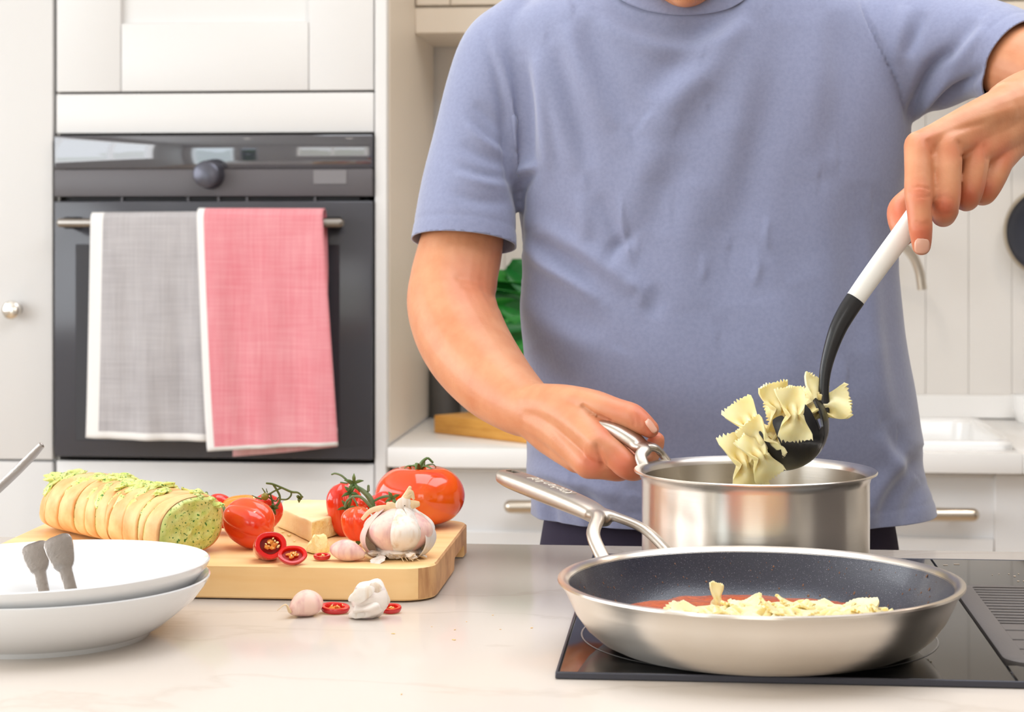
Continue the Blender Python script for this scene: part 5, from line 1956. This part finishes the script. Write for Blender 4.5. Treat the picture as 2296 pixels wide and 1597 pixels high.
for i in range(1500):
    # short stubble strands over jaw and chin, following the jaw's surface
    pass
jv = (bv[:, 2] > 0) & (bpy_ < 22 + HO) & (bpy_ > -100 + HO) & (bD < 2.17) & (np.abs(bpx - 1536) < 175)
jaw_ids = np.where(jv)[0]
pick = rng.choice(jaw_ids, min(2600, len(jaw_ids)), replace=False)
for i in pick:
    p_, n_ = bv2[i], bn[i]
    if abs(bpx[i] - 1536) < 34 and -90 + HO < bpy_[i] < -60 + HO:
        continue
    t = np.array((0, 0, -1.0)) * .8 + n_ * .6 + rng.normal(0, .25, 3)
    t /= np.linalg.norm(t)
    s_ = np.cross(t, n_)
    s_ /= np.linalg.norm(s_) + 1e-9
    L_ = rng.uniform(.003, .007)
    w_ = .00035
    a, b2, c2 = p_ - n_ * .0008 + s_ * w_, p_ - n_ * .0008 - s_ * w_, p_ - n_ * .0008 + np.cross(s_, t) * w_
    bd_.add([a, b2, c2, p_ + t * L_], [(0, 1, 3), (1, 2, 3), (2, 0, 3)])
be = bd_.build('beard', M_hair, body, smooth=False)
be['kind'] = 'stuff'
hr = MB()
rows = []
for i in range(14):
    t = i / 13
    row = []
    for j in range(40):
        a = 2 * PI * j / 40
        el = PI / 2 - t * (1.25 + .75 * max(0, math.sin(a)) ** .5 * 1.0 + .12 * abs(math.cos(a)))
        rr_ = 1 + .02 * mnoise.noise(Vector((math.cos(a) * 3, math.sin(a) * 3, t * 5)))
        x, y, zz = .083 * math.cos(a) * math.cos(el) * rr_, .100 * math.sin(a) * math.cos(el) * rr_, .098 * math.sin(el) * rr_
        c = R3((1538 - CX) * 2.15 / F + x, 2.15 + y + .004, ZC + (275 - HO + 510) * 2.147 / F + zz)
        row.append(c)
    rows.append(row)
hr.rings(rows, False, False)
hro = hr.build('hair', M_hair, body, angle=None)
baked(hro, [('SOLIDIFY', dict(thickness=.008, offset=0.0))])

# ------------------------------------------------------------------ t-shirt
sh = MB()
DS = 2.2
SEC = [(-62, 1400, 1690, .060, .062), (-38, 1290, 1830, .078, .080), (0, 1185, 1950, .094, .094), (45, 1125, 2010, .104, .102), (100, 1110, 2030, .112, .110), (200, 1118, 2042, .122, .118),
       (350, 1140, 2036, .128, .122), (545, 1168, 2014, .134, .122), (700, 1168, 2022, .146, .122), (800, 1174, 2034, .154, .122), (880, 1177, 2048, .157, .122), (980, 1180, 2062, .154, .122),
       (1040, 1179, 2068, .150, .122), (1090, 1186, 2080, .148, .122), (1130, 1192, 2092, .147, .122), (1158, 1186, 2098, .147, .122)]
secs = cr(SEC, 60)
rings_ = []
for (py, xl, xr_, bf, bb) in secs:
    z_ = ZC - (py - YH) * DS / F
    a = (xr_ - xl) / 2 * DS / F
    c = ((xl + xr_) / 2 - CX) * DS / F
    ring = []
    for j in range(96):
        t = 2 * PI * j / 96
        co, si = math.cos(t), math.sin(t)
        e = .86
        x = c + a * math.copysign(abs(co) ** e, co)
        y = DS - (bf if si > 0 else bb) * math.copysign(abs(si) ** .92, si)
        ring.append(R3(x, y, z_))
    rings_.append(ring)
sh.rings(rings_)
SL1 = [(1185, 75, 2.2, .048), (1135, 130, 2.2, .0535), (1098, 210, 2.19, .0500), (1068, 320, 2.178, .0490), (1049, 430, 2.165, .0525), (1039, 545, 2.152, .0575)]
cam_tube(sh, SL1 + [(1036, 580, 2.148, .0585)], 40, sub=44, round1=False)
SL2 = [(1930, 120, 2.2, .080), (2010, 120, 2.19, .0760), (2090, 115, 2.165, .0665), (2160, 112, 2.135, .0560), (2215, 118, 2.11, .0450), (2262, 143, 2.083, .0380)]
SL2 = [(1930, 130, 2.2, .078), (2010, 122, 2.19, .0755), (2095, 112, 2.165, .0670), (2170, 106, 2.135, .0560), (2235, 116, 2.105, .0510), (2285, 144, 2.08, .0515)]
cam_tube(sh, SL2 + [(2313, 164, 2.066, .0515)], 40, sub=44, round1=False)
shirt = sh.build('t_shirt', M_cloth, per, angle=None)
baked(shirt, [('REMESH', dict(mode='VOXEL', voxel_size=.0034)), ('SMOOTH', dict(factor=.5, iterations=9))])
so_ = np.array(world_origin(shirt))
v = vcoords(shirt.data) + so_
n = vnormals(shirt.data)
px, py, D = proj(v)
fr = 1 / (1 + np.exp((n @ np.array(R3(0, 1, 0)) - .05) * 12))     # front-facing weight
dsp = np.zeros(len(v))


def fold(poly, w, a, kind='ridge', taper=1):
    """poly in photograph pixels; widths in pixels, heights in mm"""
    global dsp
    p = cr(poly, max(12, len(poly) * 6))
    d = np.full(len(px), 1e9)
    sgn = np.zeros(len(px))
    tt = np.zeros(len(px))
    m = len(p) - 1
    for i in range(m):
        A2, B2 = p[i], p[i + 1]
        ab = B2 - A2
        t = np.clip(((px - A2[0]) * ab[0] + (py - A2[1]) * ab[1]) / (ab @ ab + 1e-9), 0, 1)
        dx, dy = px - A2[0] - t * ab[0], py - A2[1] - t * ab[1]
        dd = np.hypot(dx, dy)
        s = np.sign(ab[0] * dy - ab[1] * dx)
        k = dd < d
        d = np.where(k, dd, d)
        sgn = np.where(k, s, sgn)
        tt = np.where(k, (i + t) / m, tt)
    tp = np.sin(PI * np.clip(tt, 0.02, .98)) ** .6 if taper == 1 else (np.clip(1 - tt, 0, 1) ** .7 if taper == 2 else np.ones_like(tt))
    if kind == 'ridge':
        f = np.exp(-(d / w) ** 2)
    else:                                   # asymmetric fold: ridge one side, hollow on the other
        s = sgn * d / w
        f = 1.9 * s * np.exp(-s * s)
    dsp += 2.5 * a * 1e-3 * f * tp * fr


# sleeve and armhole, left of the picture
fold([(1085, 85), (1112, 160), (1130, 250), (1138, 350), (1150, 420), (1168, 470)], 11, -2.4)
fold([(1100, 85), (1130, 170), (1150, 270), (1155, 350), (1160, 400)], 15, 3.5)
fold([(1168, 430), (1166, 480), (1168, 560)], 8, -1.6, taper=0)
fold([(1195, 385), (1180, 400), (1168, 432)], 12, -2.8)
fold([(1205, 372), (1185, 378), (1160, 398)], 11, 3.0)
fold([(1170, 130), (1182, 220), (1185, 320), (1190, 380)], 16, -3.2)
fold([(1200, 120), (1215, 220), (1225, 320), (1230, 390)], 16, 3.2)
fold([(1228, 100), (1250, 190), (1280, 290), (1310, 390)], 26, 2.6, 'fold')
fold([(1290, 40), (1310, 110), (1345, 190), (1400, 290)], 34, 2.8, 'fold')
fold([(1060, 230), (1090, 260), (1130, 300)], 14, -1.6)
fold([(1050, 270), (1085, 305), (1135, 340)], 13, 1.6, 'fold')
fold([(1030, 320), (1080, 350), (1140, 372)], 14, -1.6)
fold([(1020, 380), (1080, 400), (1145, 410)], 14, 1.5, 'fold')
fold([(1010, 430), (1070, 450), (1150, 455)], 13, -1.2)
# folds running from the armpit across the belly
fold([(1172, 540), (1220, 590), (1290, 635), (1350, 680)], 17, 3.4)
fold([(1200, 540), (1270, 580), (1340, 630)], 24, -2.8)
fold([(1190, 500), (1280, 550), (1370, 605), (1438, 650)], 24, 3.2)
fold([(1365, 600), (1375, 560), (1400, 540), (1420, 520)], 15, -2.2)
fold([(1300, 430), (1310, 500), (1312, 545)], 18, 2.0)
fold([(1340, 430), (1370, 500), (1388, 560)], 16, -1.6)
fold([(1395, 440), (1396, 500), (1408, 560), (1420, 590)], 6, 1.4)
fold([(1400, 632), (1437, 652), (1438, 690)], 16, 1.6)
fold([(1456, 640), (1470, 675), (1460, 715)], 22, -1.3)
fold([(1180, 640), (1260, 720), (1360, 770)], 40, 1.8, 'fold')
fold([(1190, 780), (1230, 840), (1300, 870)], 34, -2.0)
# collar shadow and chest drape
fold([(1340, 20), (1440, 75), (1540, 92), (1620, 66), (1670, 20)], 30, 2.6, 'fold')
fold([(1650, 20), (1590, 110), (1520, 180), (1470, 240)], 46, -3.4, 'fold')
fold([(1560, 170), (1520, 280), (1510, 420)], 60, 2.2, 'fold')
fold([(1500, 330), (1460, 430), (1440, 520)], 50, 1.8, 'fold')
fold([(1720, 40), (1700, 200), (1660, 380), (1640, 520)], 50, 2.2, 'fold')
fold([(1850, 20), (1860, 180), (1840, 360)], 46, 2.0, 'fold')
fold([(1690, 560), (1700, 600), (1690, 640)], 8, 1.2)
fold([(1722, 490), (1718, 530), (1722, 560)], 7, 1.1)
fold([(1575, 630), (1580, 600), (1578, 570)], 8, 1.0)
fold([(1590, 290), (1600, 420), (1580, 560), (1600, 700)], 70, 2.0, 'fold')
fold([(1880, 400), (1890, 600), (1900, 800)], 60, 2.2, 'fold')
fold([(1960, 480), (1975, 650), (1990, 820), (2010, 950)], 34, 2.0, 'fold')
fold([(1760, 640), (1800, 760), (1820, 900)], 60, 1.6, 'fold')
# right shoulder and sleeve
fold([(1928, 0), (1952, 60), (1985, 130), (2012, 190), (2033, 262)], 4, -1.8)
fold([(2042, 270), (2060, 215), (2090, 150), (2135, 110)], 14, -6.0)
fold([(2046, 285), (2085, 225), (2140, 165)], 13, 3.5)
fold([(2050, 290), (2100, 235), (2160, 190), (2200, 150)], 12, -4.5)
fold([(2030, 130), (2050, 80), (2072, 20)], 16, -3.0)
fold([(2010, 150), (2020, 80), (2030, 10)], 20, 2.4)
fold([(2120, 150), (2170, 90), (2200, 50)], 22, 2.0, 'fold')
# hem side folds
fold([(1180, 1040), (1240, 1052), (1330, 1078), (1400, 1100)], 26, 3.2, 'fold')
fold([(1205, 1085), (1260, 1105), (1330, 1140)], 20, -2.6)
fold([(1210, 1110), (1225, 1150), (1235, 1190)], 16, 2.4, 'fold')
fold([(1290, 1090), (1320, 1150), (1330, 1200)], 24, 2.4, 'fold')
fold([(2060, 1010), (2020, 1060), (1980, 1120), (1960, 1190)], 26, 2.6, 'fold')
fold([(2078, 1070), (2050, 1120), (2030, 1180)], 20, -2.2)
fold([(1980, 960), (2010, 1020), (2050, 1060)], 24, 1.8, 'fold')
# general soft unevenness
nz = np.array([mnoise.noise(Vector((a * 9, b * 9, c * 6))) + .5 * mnoise.noise(Vector((a * 22, b * 22, c * 16))) for a, b, c in v])
dsp += .0016 * nz
# stitched hems: a fine groove a little above each edge
ends = []
for SLx in (SL1, SL2):
    e1, e0 = np.array(P(*SLx[-1][:3])), np.array(P(*SLx[-2][:3]))
    axd = (e1 - e0) / np.linalg.norm(e1 - e0)
    ends.append((e1, axd, SLx[-1][3]))
    h = (v - e1) @ axd
    rad = np.linalg.norm((v - e1) - h[:, None] * axd, axis=1)
    dsp += np.where(rad < SLx[-1][3] * 1.6, -.0007 * np.exp(-((h + .018) / .0022) ** 2), 0)
zhem = ZC - (1158 - YH) * DS / F
dsp += -.0008 * np.exp(-((v[:, 2] - zhem - .022) / .0022) ** 2)
v2 = v + n * dsp[:, None]
set_co(shirt.data, v2 - so_)
# open the hem, the sleeve ends and the neck
bm = bmesh.new()
bm.from_mesh(shirt.data)
ncen = np.array(P(1545, -20, 2.175))


def slice_off(co, no, test):
    co = Vector(co) - Vector(so_)
    vs = set(x for x in bm.verts if test(np.array(x.co) + so_))
    g = list(vs) + [e for e in bm.edges if e.verts[0] in vs and e.verts[1] in vs] + [f for f in bm.faces if all(x in vs for x in f.verts)]
    bmesh.ops.bisect_plane(bm, geom=g, plane_co=co, plane_no=Vector(no), clear_outer=True, dist=1e-6)


slice_off((0, 0, zhem + .005), (0, 0, -1), lambda c: c[2] < zhem + .03)
for e1, axd, r in ends:
    slice_off(e1, axd, lambda c: -.010 < (c - e1) @ axd < .030 and np.linalg.norm(c - e1 - axd * ((c - e1) @ axd)) < r * 1.09)
kill = []
for f in bm.faces:
    c = np.array(f.calc_center_median()) + so_
    l_ = c - ncen
    f_ = l_ @ np.array(R3(0, 1, 0))
    s_ = l_ @ np.array(R3(1, 0, 0))
    if c[2] > ncen[2] - .12 and f.normal.z > -.2 and (s_ / .072) ** 2 + (f_ / .064) ** 2 < 1:
        kill.append(f)
bmesh.ops.delete(bm, geom=kill, context='FACES')
loose = [x for x in bm.verts if not x.link_faces]
bmesh.ops.delete(bm, geom=loose, context='VERTS')
# drop small left-over islands
bm.verts.ensure_lookup_table()
seen = set()
comps = []
for x in bm.verts:
    if x in seen:
        continue
    st, comp = [x], []
    seen.add(x)
    while st:
        y = st.pop()
        comp.append(y)
        for e in y.link_edges:
            w = e.other_vert(y)
            if w not in seen:
                seen.add(w)
                st.append(w)
    comps.append(comp)
comps.sort(key=len)
for cpt in comps[:-1]:
    bmesh.ops.delete(bm, geom=cpt, context='VERTS')
bm.to_mesh(shirt.data)
bm.free()
baked(shirt, [('SOLIDIFY', dict(thickness=.0016, offset=-1.0))])
smooth_all(shirt.data)
# collar rib: a band lying on the shirt along the neckline
fx, fy, fD = proj(v2)
arc = cr([(1352, -62), (1366, -28), (1400, 4), (1460, 26), (1535, 34), (1612, 26), (1662, 4), (1690, -28), (1702, -62)], 61)
rows = []
for k, (ax_, ay_) in enumerate(arc):
    tx = arc[min(k + 1, 60)] - arc[max(k - 1, 0)]
    nx_ = np.array((tx[1], -tx[0])) / np.hypot(*tx)
    row = []
    for q, off in ((0, .0004), (.0, .0018), (3, .0026), (30, .0026), (33, .0018), (33, .0004)):
        x_, y_ = ax_ + nx_[0] * q, ay_ + nx_[1] * q
        near_ = (np.abs(fx - x_) < 9) & (np.abs(fy - y_) < 9)
        d_ = fD[near_].min() if near_.any() else 2.13
        row.append((x_, y_, d_, off))
    rows.append(row)
arr = np.array(rows)
ker = np.array((1, 2, 3, 2, 1)) / 9.0
for q in range(arr.shape[1]):
    pad = np.concatenate([[arr[0, q, 2]] * 2, arr[:, q, 2], [arr[-1, q, 2]] * 2])
    arr[:, q, 2] = np.convolve(pad, ker, 'valid')
cl = MB().rings([[P(x_, y_, d_ - o_) for (x_, y_, d_, o_) in row] for row in arr], False, False, False)
cl.build('collar', M_cloth, shirt, angle=40)

# ------------------------------------------------------------------ trousers and shoes
tr_ = MB()
zr_ = [(1.02, .17, .10), (.96, .19, .115), (.90, .2, .125), (.82, .2, .125), (.74, .195, .12)]
cxp = (1612 - CX) * 2.2 / F
rg_ = []
for z_, a, b2 in zr_:
    rg_.append([R3(cxp + a * math.copysign(abs(math.cos(t)) ** .85, math.cos(t)), 2.205 - b2 * math.sin(t), z_) for t in np.linspace(0, 2 * PI, 48, endpoint=False)])
tr_.rings(rg_)
for s in (-1, 1):
    q = [R3(cxp + s * .098, 2.205, .80), R3(cxp + s * .11, 2.2, .5), R3(cxp + s * .12, 2.22, .28), R3(cxp + s * .125, 2.235, .06)]
    tr_.tube([(*q[0], .098), (*q[1], .082), (*q[2], .068), (*q[3], .062)], 28, sub=24, round1=False, round0=True)
tro = tr_.build('trousers', M_trouser, per, angle=None)
baked(tro, [('REMESH', dict(mode='VOXEL', voxel_size=.008)), ('SMOOTH', dict(factor=.5, iterations=3))])
smooth_all(tro.data)
M_shoe = mat('shoe_dark', lin(48, 44, 44), .5)
for s in (-1, 1):
    o = Vector(R3(cxp + s * .125, 2.235, 0))
    d = (-fwd + right * s * .2).normalized()
    MB().tube([(*(o - d * .07 + Vector((0, 0, .045))), .042, .95), (*(o + Vector((0, 0, .05))), .046, .95), (*(o + d * .10 + Vector((0, 0, .036))), .046, .72), (*(o + d * .165 + Vector((0, 0, .026))), .036, .65)], 20, sub=20, up=(0, 0, 1)).build('shoe', M_shoe, per)

# ================================================================== PASTA SERVER AND ITS PASTA
M_spw = mat('server_white', lin(244, 241, 232), .4, coat=.1, bump=(300, .05, .001))
M_spb = mat('server_black', lin(30, 29, 31), .34, bump=(500, .12, .0006), coat=.2)
ps = thing('pasta_server', 'black pasta server with a white handle held over the saucepan', 'utensil', P(1757, 955, 1.77))
hp_ = []
for (a, b2, D_, r, fl) in ((1915, 675, 1.778, .0087, .85), (1945, 632, 1.782, .0090, .85), (1985, 577, 1.788, .0094, .85), (2030, 516, 1.794, .0097, .85), (2075, 452, 1.803, .0095, .85), (2110, 402, 1.811, .0086, .85), (2122, 384, 1.814, .0070, .85)):
    hp_.append((*P(a, b2, D_), r, fl))
MB().tube(hp_, 24, sub=40, up=tuple(fwd), power=.85, round0=False).build('handle', M_spw, ps)
nk = []
for (a, b2, D_, r, fl) in ((1918, 671, 1.7778, .0089, .85), (1900, 698, 1.776, .0087, .8), (1879, 737, 1.774, .0078, .75), (1862, 785, 1.773, .0064, .75), (1851, 830, 1.772, .0053, .75), (1847, 872, 1.771, .0047, .75), (1848, 905, 1.770, .0050, .6), (1846, 935, 1.769, .0055, .4)):
    nk.append((*P(a, b2, D_), r, fl))
MB().tube(nk, 20, sub=40, up=tuple(fwd), power=.85, round0=False).build('neck', M_spb, ps)
O = Vector(P(1757, 957, 1.770))
e1 = (right * .895 + Vector((0, 0, .446))).normalized()
e3 = (right * .446 - Vector((0, 0, .895)) - fwd * .16).normalized()
e2 = e3.cross(e1).normalized()
if e2.dot(fwd) < 0:
    e2 = -e2
a1, a2, a3 = .0395, .029, .0375
cols_ = 180
nps = 18
rings_ = []
prof = np.zeros(cols_)
tines = 10
for j in range(cols_):
    ph = 2 * PI * j / cols_
    t = ((j / cols_) * tines + .15) % 1
    k = 1 / (1 + math.exp((abs(t - .5) - .29) * 42))
    prof[j] = math.radians(64 + 37 * k + 4 * k * math.cos(PI * (t - .5)))
    if math.cos(ph) > .93:
        prof[j] = math.radians(100)
grid = []
for i in range(nps + 1):
    s = i / nps
    row = []
    for j in range(cols_):
        ph = 2 * PI * j / cols_
        ps_ = max(.02, s * prof[j])
        row.append(tuple(O + e1 * (a1 * math.sin(ps_) * math.cos(ph)) + e2 * (a2 * math.sin(ps_) * math.sin(ph)) + e3 * (a3 * math.cos(ps_))))
    grid.append(row)
bw = MB().rings(grid, True, False).build('bowl', M_spb, ps, angle=None)
baked(bw, [('SOLIDIFY', dict(thickness=.0022, offset=0.0))])
smooth_all(bw.data)
bw.data.set_sharp_from_angle(angle=math.radians(60))

grp = 'pasta on the server'
up_ = Vector((0, 0, 1))
U = lambda a: right * math.cos(math.radians(a)) + up_ * math.sin(math.radians(a))
SP = [
    (0, (1842, 912, 1.772), U(8) - fwd * .1, -fwd + up_ * .25, 'bow-tie pasta piece sticking out to the right of the server neck', 1.12),
    (1, (1779, 930, 1.736), U(-86), -fwd * 1 + right * .15, 'bow-tie pasta piece draped over the front rim of the server', 1.05),
    (2, (1820, 900, 1.768), U(62) + fwd * .2, -fwd * .7 + right * .7, 'bow-tie pasta piece standing up against the server neck', 1.0),
    (3, (1742, 915, 1.765), U(105), -fwd + right * .4, 'bow-tie pasta piece standing up at the middle of the server load', 1.0),
    (4, (1778, 915, 1.772), U(15) - fwd * .2, up_ * .7 - fwd * .7, 'bow-tie pasta piece lying flat on top of the server load', 1.05),
    (5, (1684, 956, 1.760), U(-58), -fwd + right * .25 + up_ * .2, 'bow-tie pasta piece with a ruffled end at the upper left of the server', 1.08),
    (6, (1708, 990, 1.748), U(-50), -fwd * .8 - right * .5, 'bow-tie pasta piece hanging over a front tine of the server', .95),
    (1, (1703, 1024, 1.742), U(-60), -fwd * .9 + right * .35, 'bow-tie pasta piece slipping down the outside of the server bowl', 1.0),
    (3, (1668, 1038, 1.756), U(-76), -fwd + right * .2, 'bow-tie pasta piece dangling lowest from the server into the pot', 1.22),
    (5, (1752, 955, 1.770), U(30), up_ - fwd * .3, 'bow-tie pasta piece deep in the middle of the server bowl', 1.0),
    (0, (1722, 975, 1.770), U(-20), up_ - fwd * .5, 'bow-tie pasta piece deep at the lower end of the server bowl', 1.0),
    (4, (1800, 925, 1.775), U(70), -fwd - right * .5, 'bow-tie pasta piece wedged deep beside the server neck', .95),
]
for (i, (a, b2, D_), xd, zd, lab, sc_2) in SP:
    farfalle(i, P(a, b2, D_), xd, zd, lab, grp, sc_2)
